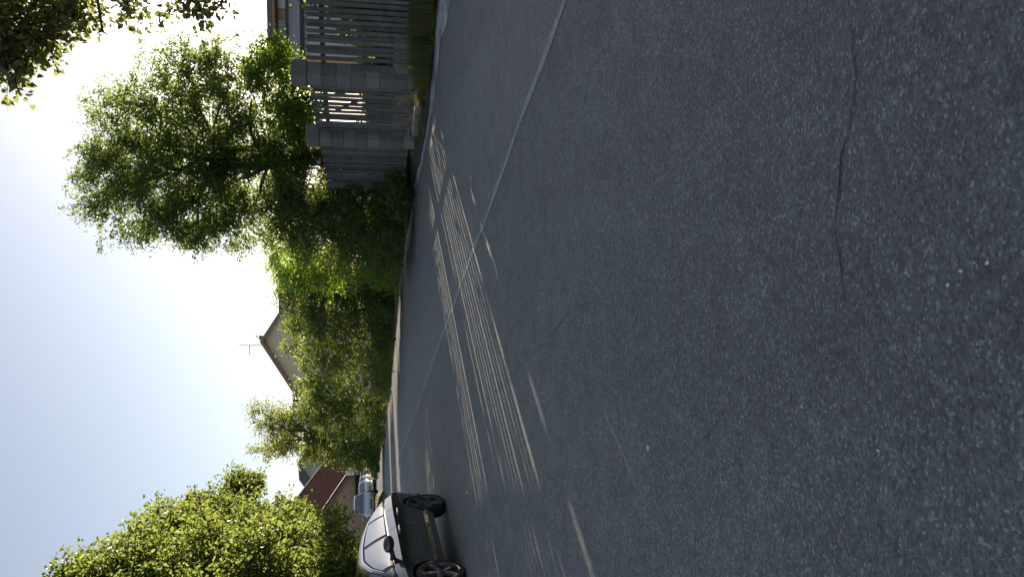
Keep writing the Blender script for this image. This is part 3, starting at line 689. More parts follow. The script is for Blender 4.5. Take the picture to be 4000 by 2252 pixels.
# ------------------------------------------------------------------ houses
def wall_mat(name, a, b, scale=5.0, bumpd=0.006):
    t = NT(name); c = t.coord(); f = t.noise(c, scale, 6, 0.65); g = t.noise(c, 60, 4)
    return t.set(t.mix(f, a, b), 0.92, t.bump(g, 0.6, bumpd))
def tile_mat(name, a, b, sx, sy):
    t = NT(name); c = t.coord('Object'); g = t.noise(c, 2.0, 5)
    w = t.node('ShaderNodeTexBrick'); mp = t.node('ShaderNodeMapping'); t.l.new(c, mp.inputs[0]); t.l.new(mp.outputs[0], w.inputs[0])
    w.inputs['Scale'].default_value = 3.0; w.inputs['Mortar Size'].default_value = 0.02
    w.inputs['Color1'].default_value = (*a, 1); w.inputs['Color2'].default_value = (*b, 1); w.inputs['Mortar'].default_value = (*[x * 0.5 for x in a], 1)
    col = t.mix(0.5, w.outputs[0], t.ramp(g, [(0.3, 0.6), (0.7, 1.3)]), 'MULTIPLY')
    return t.set(col, 0.95, t.bump(w.outputs['Fac'], -0.6, 0.02), Specular_IOR_Level=0.0)
M['cream'] = wall_mat('cream_render', (0.76, 0.64, 0.44), (0.84, 0.73, 0.53))  # cream lightened to stand in for hazy glare on the far wall
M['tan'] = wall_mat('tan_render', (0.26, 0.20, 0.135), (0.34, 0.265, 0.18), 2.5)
M['ochre'] = wall_mat('ochre_boards', (0.34, 0.24, 0.12), (0.44, 0.31, 0.16))
M['greygreen'] = wall_mat('grey_green_render', (0.32, 0.35, 0.31), (0.40, 0.43, 0.38))
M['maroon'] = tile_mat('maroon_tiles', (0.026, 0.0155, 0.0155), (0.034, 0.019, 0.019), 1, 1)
M['brown_roof'] = tile_mat('brown_roof_tiles', (0.15, 0.12, 0.10), (0.20, 0.165, 0.14), 1, 1)
M['slate'] = tile_mat('slate_roof', (0.075, 0.07, 0.078), (0.10, 0.095, 0.10), 1, 1)
M['felt'] = wall_mat('grey_roofing_felt', (0.21, 0.205, 0.21), (0.29, 0.285, 0.285), 1.6, 0.02)
M['dark_trim'] = plain('dark_trim', (0.03, 0.03, 0.032), 0.5)
M['verge_board'] = plain('brown_barge_board', (0.34, 0.20, 0.13), 0.7, 0.2)
M['white_trim'] = plain('white_trim', (0.7, 0.69, 0.66), 0.5, 0.05)
M['pale_brick'] = tile_mat('pale_brick', (0.42, 0.39, 0.36), (0.30, 0.27, 0.25), 1, 1)
t = NT('window_glass'); M['glass'] = t.set((0.05, 0.06, 0.07), 0.04, None, Specular_IOR_Level=0.8)
M['blind'] = plain('pale_blind', (0.55, 0.57, 0.58), 0.7)

def solid(mb, top, thick, mi=0):
    """a sheet of any outline given real thickness downwards along its normal"""
    a = [Vector(p) for p in top]; n = (a[1] - a[0]).cross(a[2] - a[0]).normalized()
    if n.z < 0: n = -n
    b = [p - n * thick for p in a]; k = len(a)
    mb.add(a + b, [tuple(range(k)), tuple(range(2 * k - 1, k - 1, -1))] + [(i, (i + 1) % k, (i + 1) % k + k, i + k) for i in range(k)], mi)
def gable_house(name, label, cx, cy, rz, wid, length, eave, ridge, wall, roof, zb=0.2, over=0.35, ridge_x=0.0, cat='house'):
    """gable faces local -y; ridge runs along y"""
    root = thing(name, label, cat, (cx, cy, zb), rz); h = wid / 2; mb = MB()
    fr = [(-h, 0, 0), (h, 0, 0), (h, 0, eave), (ridge_x, 0, ridge), (-h, 0, eave)]; bk = [(x, length, z) for x, y, z in fr]
    mb.add(fr + bk, [(0, 1, 2, 3, 4), (9, 8, 7, 6, 5), (1, 6, 7, 2), (0, 4, 9, 5)])
    mb.build('wall', wall, root, fix=True)
    sl_r = (ridge - eave) / (h - ridge_x); sl_l = (ridge - eave) / (h + ridge_x); mb = MB()
    e = 0.3; up = 0.16
    solid(mb, [(ridge_x, -over, ridge + up), (h + e, -over, eave - sl_r * e + up), (h + e, length + over, eave - sl_r * e + up), (ridge_x, length + over, ridge + up)], 0.14)
    solid(mb, [(ridge_x, length + over, ridge + up), (-h - e, length + over, eave - sl_l * e + up), (-h - e, -over, eave - sl_l * e + up), (ridge_x, -over, ridge + up)], 0.14)
    rf = mb.build('roof', roof, root, fix=True)
    return root, rf
def barge(root, pts, w, d, mat):
    for a, b in zip(pts[:-1], pts[1:]):
        mb = MB(); mb.add([(a[0], a[1], a[2]), (b[0], b[1], b[2]), (b[0], b[1], b[2] - w), (a[0], a[1], a[2] - w), (a[0], a[1] + d, a[2]), (b[0], b[1] + d, b[2]), (b[0], b[1] + d, b[2] - w), (a[0], a[1] + d, a[2] - w)],
                          [(0, 1, 2, 3), (7, 6, 5, 4), (0, 4, 5, 1), (1, 5, 6, 2), (2, 6, 7, 3), (3, 7, 4, 0)])
        mb.build('barge_board', mat, root, fix=True)
def window(root, x, y, z, w, h, frame, mullions=1, glass=None, dy=-1, name='window'):
    mb = MB(); t = 0.07
    for (x0, z0, x1, z1) in ((x, z, x + w, z + t), (x, z + h - t, x + w, z + h), (x, z + t, x + t, z + h - t), (x + w - t, z + t, x + w, z + h - t)):
        mb.box(x0, y - 0.05, z0, x1, y + 0.03, z1)
    for k in range(mullions):
        xm = x + w * (k + 1) / (mullions + 1); mb.box(xm - 0.03, y - 0.045, z + t, xm + 0.03, y + 0.02, z + h - t)
    f = mb.build(name, frame, root); mb = MB(); mb.box(x + t, y - 0.02, z + t, x + w - t, y + 0.01, z + h - t); mb.build('pane', glass or M['glass'], f)
    return f

# gabled cream house behind the hedge
GY = 60.0
ap = P(919, 1017, GY); le = P(728, 1143, GY); re = P(1062, 1086, GY)
slope = (ap[2] - le[2]) / (ap[0] - le[0]); hw = 4.0; ev = ap[2] - 0.2 - slope * hw - 0.16
root, rf = gable_house('gabled_house', 'cream gabled house with brown barge boards and a roof aerial behind the hedge', ap[0], GY, 0.03, 2 * hw, 10, ev, ap[2] - 0.36, M['cream'], M['brown_roof'])
ap2 = ap[2] - 0.2
e = 0.32
barge(root, [(-hw - e, -0.40, ap2 - slope * (hw + e) + 0.01), (0, -0.40, ap2 + 0.01), (hw + e, -0.40, ap2 - slope * (hw + e) + 0.01)], 0.27, 0.045, M['verge_board'])
mb = MB(); mb.box(0.10, 1.0, ap2 - 0.6, 0.42, 1.4, ap2 + 0.16, bev=0.02); mb.box(0.07, 0.97, ap2 + 0.162, 0.45, 1.43, ap2 + 0.22); mb.build('chimney', M['verge_board'], rf)
for k in range(3): window(root, -3.1 + 2.4 * k, 0, 1.0, 1.2, 1.4, M['white_trim'])
aer = thing('roof_aerial', 'thin metal television aerial on the ridge of the cream house', 'aerial', (ap[0] - 0.3, GY + 0.5, ap[2] - 0.15), 0.03)
mb = MB(); mb.tube([(0, 0, -0.1), (0, 0, 1.75)], 0.024, 6); mb.tube([(0.0, 0, 1.0), (-0.75, -0.1, 1.0)], 0.025, 5)
for k, l in enumerate((0.42, 0.3, 0.24)): mb.tube([(-0.12 - 0.12 * k, -l * .6 - 0.03, 1.0 - l * .5), (-0.12 - 0.12 * k, l * .6 - 0.03, 1.0 + l * .5)], 0.022, 5)
mb.build('mast', M['dark_trim'], aer)
mb = MB(); mb.tube([(0.62, 0, -0.1), (0.62, 0, 0.5)], 0.02, 6); mb.tube([(0.5, 0, 0.42), (0.8, 0, 0.55)], 0.03, 5); mb.build('bracket', M['dark_trim'], aer)

# lower slate-roofed house to its right
a = P(1010, 1086, 64); b2 = P(1200, 1086, 64); L = b2[0] - a[0]
root = thing('slate_house', 'house with dark slate roof and a roof window, mostly hidden by the hedge', 'house', (a[0], 62, 0.2), 0.02)
rh = a[2] - 0.2; mb = MB(); mb.box(0, 0, 0, L, 7, rh - 2.2); mb.build('wall', M['cream'], root)
mb = MB(); solid(mb, [(-0.3, -0.5, rh - 2.6), (L + 0.3, -0.5, rh - 2.6), (L + 0.3, 2.5, rh), (-0.3, 2.5, rh)], 0.15); solid(mb, [(L + 0.3, 2.5, rh), (L + 0.3, 7.5, rh - 2.6), (-0.3, 7.5, rh - 2.6), (-0.3, 2.5, rh)], 0.15)
rf = mb.build('roof', M['slate'], root, fix=True)
mb = MB(); k0, k1 = 0.75, 0.93
mb.add([(1.9, -0.5 + 3 * k0, rh - 2.6 + 2.6 * k0 + 0.06), (2.7, -0.5 + 3 * k0, rh - 2.6 + 2.6 * k0 + 0.06), (2.7, -0.5 + 3 * k1, rh - 2.6 + 2.6 * k1 + 0.06), (1.9, -0.5 + 3 * k1, rh - 2.6 + 2.6 * k1 + 0.06)], [(0, 1, 2, 3)]); mb.build('roof_window', M['glass'], rf)
for k in range(2): window(root, 0.8 + 1.7 * k, 0, 1.2, 1.1, 1.3, M['white_trim'])

# brown-roofed house above the long picket fence
HY = 55.0
x0 = P(2028, 1030, HY)[0]; zt = P(2252, 1024, HY)[2]; root = thing('brown_house', 'ochre house with deep brown roof edge and upper windows above the long picket fence', 'house', (x0, HY, 0.2), -0.18)
z = lambda v, Y=HY: P(2140, v, Y)[2] - 0.2
LW = 15.0
mb = MB(); mb.box(0.5, 0.3, 0, LW, 8, z(1076)); mb.build('wall', M['ochre'], root)
mb = MB(); solid(mb, [(0, -0.5, z(1072)), (LW + .5, -0.5, z(1072)), (LW + .5, 3.4, z(1022)), (0, 3.4, z(1022))], 0.2); solid(mb, [(LW + .5, 3.4, z(1022)), (LW + .5, 8.5, z(1080)), (0, 8.5, z(1080)), (0, 3.4, z(1022))], 0.2)
mb.build('roof', M['brown_roof'], root, fix=True)
mb = MB(); mb.box(0, -0.62, z(1080), LW + .5, -0.5, z(1072)); mb.build('gutter', M['verge_board'], root)
for k in range(4): window(root, 0.9 + 2.35 * k, 0.28, z(1126), 1.7, z(1082) - z(1126), M['ochre'], 1, M['blind'] if k % 2 else M['glass'])
mb = MB(); mb.box(0.2, -0.9, z(1135), LW, -0.75, z(1122)); mb.build('fascia', M['dark_trim'], root)
an = thing('lean_to_shed', 'long low shed with pale grey felt roof above the long picket fence', 'shed', (x0 + 0.2, HY - 0.9, 0.2), -0.18)
yb = 50.5 - HY
zs = P(2140, 1178, 51)[2] - 0.2
mb = MB(); solid(mb, [(-1.0, yb, zs), (LW, yb, zs), (LW, -0.1, z(1135)), (-1.0, -0.1, z(1135))], 0.12); mb.build('roof', M['felt'], an, fix=True)
mb = MB(); mb.box(-1.0, yb - 0.12, zs - 0.22, LW, yb - 0.01, zs - 0.02); mb.build('gutter', M['dark_trim'], an)
mb = MB(); rows = [[], []]
x = -0.8
while x < LW:
    for dx, dy in ((0, 0), (0.12, 0), (0.16, 0.08), (0.28, 0.08)):
        rows[0].append((x + dx, yb + 0.3 + dy, 0)); rows[1].append((x + dx, yb + 0.3 + dy, zs - 0.1))
    x += 0.32
mb.grid(rows); mb.build('ribbed_wall', plain('pale_ribbed_sheet', (0.62, 0.61, 0.58), 0.5, 0.15), an)

# barn with maroon roof and tan wall at the far left, above the parked cars
E1, E2 = P(140, 1174, 91), P(416, 1362, 101); R1, R2 = P(100, 1003, 101), P(520, 1325, 113)
root = thing('maroon_barn', 'tan rendered building with a broad maroon tiled roof behind the parked cars', 'house', (E1[0], E1[1], 0.4))
o0 = E1 - np.array((0, 0, E1[2] - 0.4)); A = E1 - np.array((E1[0], E1[1], 0.4)); B = E2 - np.array((E1[0], E1[1], 0.4)); C_ = R2 - np.array((E1[0], E1[1], 0.4)); D_ = R1 - np.array((E1[0], E1[1], 0.4))
mb = MB(); dn = lambda p: (p[0], p[1], 0.0)
lw = np.array((-8.0, 3.0, 0))
top = [A - np.array((0, 0, .25)), B - np.array((0, 0, .25)), C_ - np.array((0, 0, .25)), D_ - np.array((0, 0, .25))]
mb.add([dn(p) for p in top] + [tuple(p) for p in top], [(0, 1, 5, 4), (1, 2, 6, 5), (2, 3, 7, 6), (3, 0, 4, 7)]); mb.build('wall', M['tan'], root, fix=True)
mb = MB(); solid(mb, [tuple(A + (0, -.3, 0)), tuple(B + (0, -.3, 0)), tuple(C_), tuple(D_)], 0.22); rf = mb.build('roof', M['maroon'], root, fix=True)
dv = (B - A) / np.linalg.norm(B - A); mb = MB(); mb.tube([tuple(A + np.array((0.1, -0.5, -0.12))), tuple(B + np.array((0.1, -0.5, -0.12)))], 0.16, 8); mb.build('gutter', M['dark_trim'], rf, smooth=50)
mb = MB(); mb.tube([tuple(A + np.array((0.1, -0.52, -0.36))), tuple(B + np.array((0.1, -0.52, -0.36)))], 0.05, 6); mb.build('flashing', M['felt'], rf, smooth=50)
mb = MB(); mb.tube([tuple(D_ + np.array((0, 0, 0.1))), tuple(C_ + np.array((0, 0, 0.1)))], 0.14, 6); mb.build('ridge_tile', M['kerb'], rf, smooth=50)
# dark open bay in the barn wall
def onwall(u_, z_, off=0.12):
    d = ray(u_, 1400); # meets the wall plane
    n = np.array((dv[1], -dv[0])); n /= np.linalg.norm(n)
    if n[1] > 0: n = -n
    t = np.dot(E1[:2], n) / np.dot(d[:2], n); q = d[:2] * t + n * off
    return np.array((q[0] - E1[0], q[1] - E1[1], z_))
for (ua, ub, za, zb_, nm, mt) in ((268, 398, 0.1, 2.15, 'open_bay', M['dark_trim']), (272, 394, 0.0, 1.75, 'bay_infill', plain('brown_boards', (0.12, 0.075, 0.05), 0.8, 0.3))):
    off = 0.08 if nm == 'open_bay' else 0.2
    mb = MB(); q = [onwall(ua, za, off), onwall(ub, za, off), onwall(ub, zb_, off), onwall(ua, zb_, off)]; solid(mb, [tuple(p) for p in q], 0.06); mb.build(nm, mt, root, fix=True)
# pale boundary wall and the white sign at the corner
wa, wb_ = P(412, 1440, 100.5), P(446, 1440, 95)
mb = MB(); mb.add([(wa[0], wa[1], 0.2), (wb_[0], wb_[1], 0.2), (wb_[0], wb_[1], 3.3), (wa[0], wa[1], 3.3), (wa[0] + .3, wa[1] + .3, 0.2), (wb_[0] + .3, wb_[1] + .3, 0.2), (wb_[0] + .3, wb_[1] + .3, 3.3), (wa[0] + .3, wa[1] + .3, 3.3)],
                  [(0, 1, 2, 3), (7, 6, 5, 4), (0, 4, 5, 1), (1, 5, 6, 2), (2, 6, 7, 3), (3, 7, 4, 0)])
tag(mb.build('brick_wall', M['pale_brick'], fix=True), 'short pale brick wall at the far corner of the tan building', 'wall')
sp = P(411, 1366, 90)
sg = thing('notice_board', 'small white board on a thin post at the corner of the tan building', 'sign', (sp[0], sp[1], 0.4))
mb = MB(); mb.tube([(0, 0.06, 0), (0, 0.06, sp[2] - 0.4 + 0.3)], 0.04, 8); mb.build('post', M['dark_trim'], sg)
mb = MB(); mb.box(-0.4, -0.03, sp[2] - 0.4 - 0.48, 0.4, 0.03, sp[2] - 0.4 + 0.48, bev=0.01); bd = mb.build('board', M['white_trim'], sg)
mb = MB(); zc = sp[2] - 0.4
for q in ((-0.28, -0.045, zc + 0.26, 0.28, -0.031, zc + 0.29), (-0.28, -0.045, zc - 0.29, 0.28, -0.031, zc - 0.26), (-0.015, -0.045, zc - 0.26, 0.015, -0.031, zc + 0.26)): mb.box(*q)
mb.build('line_marking', M['felt'], bd)
# grey-green house beyond
g = P(446, 1163, 150)
root, rf = gable_house('grey_green_house', 'grey-green gabled house with brown roof beyond the maroon roof', g[0], 150, 1.0, 9.0, 4.2, g[2] - 2.9, g[2] - 0.4, M['greygreen'], M['brown_roof'])
for k in range(2): window(root, -2.6 + 3 * k, 0, g[2] - 7.4, 1.4, 1.6, M['white_trim'])
# pole beside the gabled house
pp = P(688, 1143, 50); po = thing('utility_pole', 'dark utility pole with short crossarm left of the gabled house', 'pole', (pp[0], 50, 0.2))
mb = MB(); mb.tube([(0, 0, 0), (0, 0, pp[2] - 0.2)], [0.11, 0.085], 10); mb.build('shaft', M['bark'], po, smooth=50)
mb = MB(); mb.box(-0.38, -0.04, pp[2] - 0.34, 0.38, 0.04, pp[2] - 0.26); ar = mb.build('crossarm', M['dark_trim'], po)
for x in (-0.32, -0.16, 0.16, 0.32):
    mb = MB(); mb.lathe([(0.0, pp[2] - 0.26), (0.04, pp[2] - 0.25), (0.035, pp[2] - 0.18), (0.045, pp[2] - 0.15), (0.0, pp[2] - 0.13)], 8, axis='z')
    o = mb.build('insulator', M['white_trim'], ar); o.location = (x, 0, 0)

# ------------------------------------------------------------------ cars
def paint(name, col, rough=0.22, metal=0.0):
    t = NT(name); c = t.coord(); f = t.noise(c, 4, 5)
    return t.set(t.mix(f, [x * 0.9 for x in col], [x * 1.1 for x in col]), rough, t.bump(t.noise(c, 5, 2), 0.05, 0.004), Metallic=metal, Coat_Weight=1.0, Coat_Roughness=0.03)
M['black_paint'] = paint('black_paint', (0.024, 0.021, 0.017))
M['silver_paint'] = paint('silver_paint', (0.42, 0.43, 0.45), 0.3, 0.6)
M['white_paint'] = paint('white_paint', (0.6, 0.6, 0.6))
M['red_paint'] = paint('red_paint', (0.22, 0.012, 0.02))
M['rubber'] = plain('tyre_rubber', (0.018, 0.018, 0.019), 0.8, 0.15, 30)
M['alloy'] = plain('dark_alloy', (0.10, 0.10, 0.105), 0.38, 0.1, 8, 0, Metallic=0.55)
M['chrome'] = plain('chrome', (0.75, 0.75, 0.76), 0.12, 0.02, Metallic=1.0)
M['black_plastic'] = plain('black_plastic', (0.02, 0.02, 0.021), 0.55)
t = NT('tinted_glass'); M['car_glass'] = t.set((0.02, 0.025, 0.028), 0.02, None, Specular_IOR_Level=0.9, Coat_Weight=1.0, Coat_Roughness=0.0, Coat_IOR=2.3)
t = NT('red_lens'); M['red_lens'] = t.set((0.55, 0.02, 0.015), 0.15, None, Coat_Weight=1.0)
t = NT('clear_lens'); M['clear_lens'] = t.set((0.6, 0.62, 0.65), 0.08, None, Coat_Weight=1.0)

def wheel_meshes():
    R0, RR, w = 0.325, 0.256, 0.205
    ty = MB(); ty.lathe([(RR - 0.004, -0.075), (RR + 0.012, -0.098), (RR + 0.04, -0.104), (R0 - 0.018, -0.10), (R0 - 0.004, -0.085), (R0, -0.055), (R0, 0.055), (R0 - 0.004, 0.085), (R0 - 0.018, 0.10), (RR + 0.04, 0.104), (RR + 0.012, 0.098), (RR - 0.004, 0.075)], 56)
    rim = MB()
    rim.lathe([(RR, 0.09), (RR - 0.004, 0.097), (RR - 0.016, 0.094), (RR - 0.026, 0.075), (RR - 0.03, 0.0), (RR - 0.035, -0.09)], 56)
    for k in range(5):                                     # five broad flat spokes
        a = 2 * PI * k / 5 + PI / 2
        Mx = Matrix(((math.cos(a), 0, -math.sin(a), 0), (0, 1, 0, 0), (math.sin(a), 0, math.cos(a), 0), (0, 0, 0, 1)))
        o, i_ = RR - 0.02, 0.055
        vs = [(i_, 0.045, -0.036), (i_, 0.045, 0.036), (o, 0.078, 0.050), (o, 0.078, -0.050), (i_, 0.078, -0.030), (i_, 0.078, 0.030), (o * .8, 0.088, 0.036), (o, 0.09, 0.044), (o, 0.09, -0.044), (o * .8, 0.088, -0.036)]
        rim.add([Mx @ Vector(p) for p in vs], [(0, 1, 5, 4), (1, 2, 7, 6, 5), (0, 4, 9, 8, 3), (4, 5, 6, 9), (9, 6, 7, 8), (2, 3, 8, 7), (0, 3, 2, 1)])
    for k in range(5):
        a = 2 * PI * (k + .5) / 5 + PI / 2; rim.tube([(0.054 * math.cos(a), 0.072, 0.054 * math.sin(a)), (0.054 * math.cos(a), 0.0825, 0.054 * math.sin(a))], 0.012, 10, 1)
    rim.lathe([(0.078, 0.03), (0.082, 0.066), (0.07, 0.078), (0.034, 0.080), (0.030, 0.090), (0.0, 0.091)], 32)
    disc = MB(); disc.lathe([(0.0, 0.012), (0.155, 0.012), (0.16, 0.0), (0.155, -0.012), (0.225, -0.02), (0.225, -0.05), (0.0, -0.05)], 32)
    return ty, rim, disc
WM = wheel_meshes()
_w = {}
def add_wheel(root, x, y, z, side, spin, full):
    if not _w:
        for nm, mbx, mt in zip(('tyre', 'rim', 'brake_disc'), WM, (M['rubber'], [M['alloy'], M['dark_trim']], M['rail'])):
            o = mbx.build(nm, mt, None, smooth=40, fix=(nm == 'rim')); _w[nm] = o.data; COL.objects.unlink(o); bpy.data.objects.remove(o)
    t = bpy.data.objects.new('wheel', _w['tyre']); link(t, root); t.location = (x, y, z); t.rotation_euler = (0, 0, 0 if side > 0 else PI)
    t.rotation_euler[1] = 0
    for nm in (('rim', 'brake_disc') if full else ('rim',)):
        o = bpy.data.objects.new(nm, _w[nm]); link(o, t); o.rotation_euler = (0, spin, 0)

def smooth_interp(pts, sig=0.05):
    pts = np.array(pts); xs = np.linspace(pts[0, 0] - 0.3, pts[-1, 0] + 0.3, 600); ys = np.interp(xs, pts[:, 0], pts[:, 1])
    k = np.exp(-0.5 * (np.arange(-40, 41) * (xs[1] - xs[0]) / sig) ** 2); k /= k.sum()
    ys2 = np.convolve(np.pad(ys, 40, 'edge'), k, 'valid'); return lambda x: float(np.interp(x, xs, ys2))
def car(name, label, paintm, loc, rz, style='hatch', full=False, group=None, sc=(1, 1, 1)):
    """local x points to the nose, y to the car's left, z up"""
    root = thing(name, label, 'car', loc, rz, group)
    root.scale = sc
    belt = smooth_interp([(-2.25, 0.90), (-1.7, 0.985), (-1.0, 0.985), (0, 0.945), (1.0, 0.905), (1.75, 0.80), (2.1, 0.68), (2.25, 0.60)], 0.09)
    wid = smooth_interp([(-2.25, 0.58), (-2.12, 0.74), (-1.8, 0.84), (-1.2, 0.872), (0, 0.875), (1.2, 0.87), (1.75, 0.81), (2.05, 0.68), (2.25, 0.46)], 0.05)
    bot = smooth_interp([(-2.25, 0.42), (-2.0, 0.30), (-1.7, 0.22), (1.7, 0.20), (2.1, 0.23), (2.25, 0.34)], 0.06)
    if style == 'mpv':
        top = smooth_interp([(-2.05, 1.0), (-1.98, 1.30), (-1.8, 1.56), (-1.0, 1.63), (0.0, 1.64), (0.45, 1.58), (0.95, 1.25), (1.4, 0.90)], 0.06); xq, xe, xr, xw = -2.03, -1.75, 0.35, 1.36
        cuts = [(-1.85, -1.15), (-1.05, -0.2), (-0.1, 1.0)]
    else:
        top = smooth_interp([(-1.95, 1.02), (-1.7, 1.12), (-1.25, 1.30), (-0.8, 1.40), (-0.35, 1.44), (0.12, 1.43), (0.5, 1.29), (0.85, 1.08), (1.15, 0.915)], 0.06); xq, xe, xr, xw = -1.9, -0.95, 0.2, 1.1
        cuts = [(-1.5, -1.08), (-1.02, -0.30), (-0.20, 0.82)]
    def prof(x):
        w, b, B = wid(x), bot(x), belt(x); H = B - b; c = 0.045 if abs(x) < 2 else 0.02
        return [(0, b), (w * .72, b), (w * .94, b + .03), (w * .975, b + .18 * H), (w * .955, b + .24 * H), (w * .985, b + .40 * H), (w * .998, b + .60 * H), (w, b + .78 * H), (w * .998, b + .86 * H), (w * .975, b + .895 * H), (w * .90, B), (w * .80, B + .012), (w * .45, B + c * .8), (0, B + c)]
    xs = list(np.linspace(-2.25, 2.25, 61 if full else 37)); rows = []
    for x in xs:
        p = prof(x); rows.append([(x, y, z) for y, z in p] + [(x, -y, z) for y, z in p[-2:0:-1]])
    mb = MB(); mb.grid(rows, closed=True); k = len(rows[0]); mb.add(rows[0], [tuple(range(k))]); mb.add(rows[-1], [tuple(range(k - 1, -1, -1))])
    me_o = mb.build('body', [paintm, M['black_plastic']], None)
    bm = bmesh.new(); bm.from_mesh(me_o.data); bmesh.ops.remove_doubles(bm, verts=bm.verts, dist=1e-5); bmesh.ops.recalc_face_normals(bm, faces=bm.faces); bm.to_mesh(me_o.data); bm.free()
    cut = MB()
    for ax in (-1.31, 1.31):
        for s in (-1, 1):
            n = 40; ring = [(ax + 0.365 * math.cos(2 * PI * q / n), 0.33 + 0.365 * math.sin(2 * PI * q / n)) for q in range(n)]
            vs = [(x, s * 0.52, z) for x, z in ring] + [(x, s * 1.1, z) for x, z in ring]
            cut.add(vs, [tuple(range(n)), tuple(range(2 * n - 1, n - 1, -1))] + [(q, q + n, (q + 1) % n + n, (q + 1) % n) for q in range(n)], 0)
    co = cut.build('cutter', M['black_plastic'], None, fix=True)
    md = me_o.modifiers.new('arch', 'BOOLEAN'); md.operation = 'DIFFERENCE'; md.object = co; md.solver = 'EXACT'
    dg = bpy.context.evaluated_depsgraph_get(); nm = bpy.data.meshes.new_from_object(me_o.evaluated_get(dg))
    bpy.data.objects.remove(me_o); bpy.data.objects.remove(co)
    nm.materials.clear(); nm.materials.append(paintm); nm.materials.append(M['black_plastic'])
    for p_ in nm.polygons:
        c = p_.center; inside = any((c.x - ax) ** 2 + (c.z - 0.33) ** 2 < 0.367 ** 2 for ax in (-1.31, 1.31)) and abs(c.y) > 0.5 and c.z > 0.2
        p_.material_index = 1 if (inside and (abs(p_.normal.y) > .9 or True)) else 0
    nm.polygons.foreach_set('use_smooth', [True] * len(nm.polygons)); nm.set_sharp_from_angle(angle=R(20)); nm.name = 'body'
    body = link(bpy.data.objects.new('body', nm), root)
    # greenhouse
    def gh(x, s):
        zt_, B = top(x), belt(x) - 0.005; h = max(0.005, zt_ - B); yb = wid(x) * 0.87; ye = max(0.30, yb - 0.62 * h * (0.92 if style == 'hatch' else 0.5)); ze = B + h * 0.86
        if s <= 0.55: k_ = s / 0.55; return np.array((x, yb + (ye - yb) * k_ + 0.018 * math.sin(PI * k_), B + (ze - B) * k_))
        k_ = (s - 0.55) / 0.45; a = k_ * PI / 2
        return np.array((x, ye * math.cos(a) ** 0.75 if k_ < 1 else 0.0, ze + (zt_ - ze) * math.sin(a) ** 0.8))
    gx = np.linspace(xq, xw, 41 if full else 25); ss = np.r_[np.linspace(0, 0.55, 7), np.linspace(0.6, 1, 9)]
    mb = MB(); rows = [[tuple(gh(x, s)) for s in ss] + [tuple(gh(x, s) * np.array((1, -1, 1))) for s in ss[-2::-1]] for x in gx]
    mb.grid(rows); mb.add(rows[0], [tuple(range(len(rows[0])))]); mb.add(rows[-1], [tuple(range(len(rows[0]) - 1, -1, -1))])
    cabin = mb.build('roof', paintm, root, smooth=40, fix=True)
    def gpatch(x0, x1, s0, s1, off, sgn, nx=14, ns=7, xl=None):
        rows = []
        for i in range(nx + 1):
            row = []
            for j in range(ns + 1):
                s = s0 + (s1 - s0) * j / ns; x = x0 + (x1 - x0) * i / nx
                if xl: x = x0 + xl * (s - s0) + (x1 - x0) * i / nx
                p = gh(x, min(1, s)); px_ = gh(x + 0.01, min(1, s)) - p; ps = gh(x, min(1.0, s + 0.01)) - gh(x, max(0, s - 0.01))
                n = np.cross(px_, ps); n = n / (np.linalg.norm(n) + 1e-9); n = n if n[1] * 1 + n[2] > 0 else -n
                p = p + n * off; row.append((p[0], p[1] * sgn, p[2]))
            rows.append(row)
        return rows
    for s in (1, -1):
        mb = MB(); mb.grid(gpatch(cuts[0][0] - 0.04, cuts[-1][1] + 0.06, 0.03, 0.50, 0.003, s, 30)); mb.build('window_trim', M['black_plastic'], cabin, smooth=40)
        for a, b in cuts:
            mb = MB(); mb.grid(gpatch(a, b, 0.06, 0.47, 0.007, s, xl=-0.12)); mb.build('side_window', M['car_glass'], cabin, smooth=60)
        mb = MB(); mb.grid(gpatch(cuts[0][0] - 0.04, cuts[-1][1] + 0.03, 0.505, 0.525, 0.009, s, 30, 1)); mb.grid(gpatch(cuts[0][0] - 0.04, cuts[-1][1] + 0.06, 0.0, 0.03, 0.010, s, 30, 1)); mb.build('chrome_strip', M['chrome'], cabin, smooth=60)
    for (a, b, nm_) in ((xr + 0.10, xw - 0.04, 'windscreen'), (xq + 0.08, xe, 'rear_window')):
        mb = MB(); rows = []
        l = gpatch(a, b, 0.66, 0.9999, 0.006, 1, 14, 10); r_2 = gpatch(a, b, 0.66, 0.9999, 0.006, -1, 14, 10)
        for i in range(len(l)): rows.append(l[i] + r_2[i][::-1])
        mb.grid(rows); mb.build(nm_, M['car_glass'], cabin, smooth=60)
    # side details
    def bp(x, z, off=0.004):
        p = prof(x); ys = [q[0] for q in p[2:11]]; zs = [q[1] for q in p[2:11]]; return float(np.interp(z, zs, ys)) + off
    def strip(mb, pts, w, s, off=0.004):
        rows = []
        for i, (x, z) in enumerate(pts):
            d = np.array(pts[min(i + 1, len(pts) - 1)]) - np.array(pts[max(0, i - 1)]); d = d / (np.linalg.norm(d) + 1e-9); n = np.array((-d[1], d[0])) * w
            rows.append([((x + n[0]), s * bp(x + n[0], z + n[1], off), z + n[1]), ((x - n[0]), s * bp(x - n[0], z - n[1], off), z - n[1])])
        mb.grid(rows)
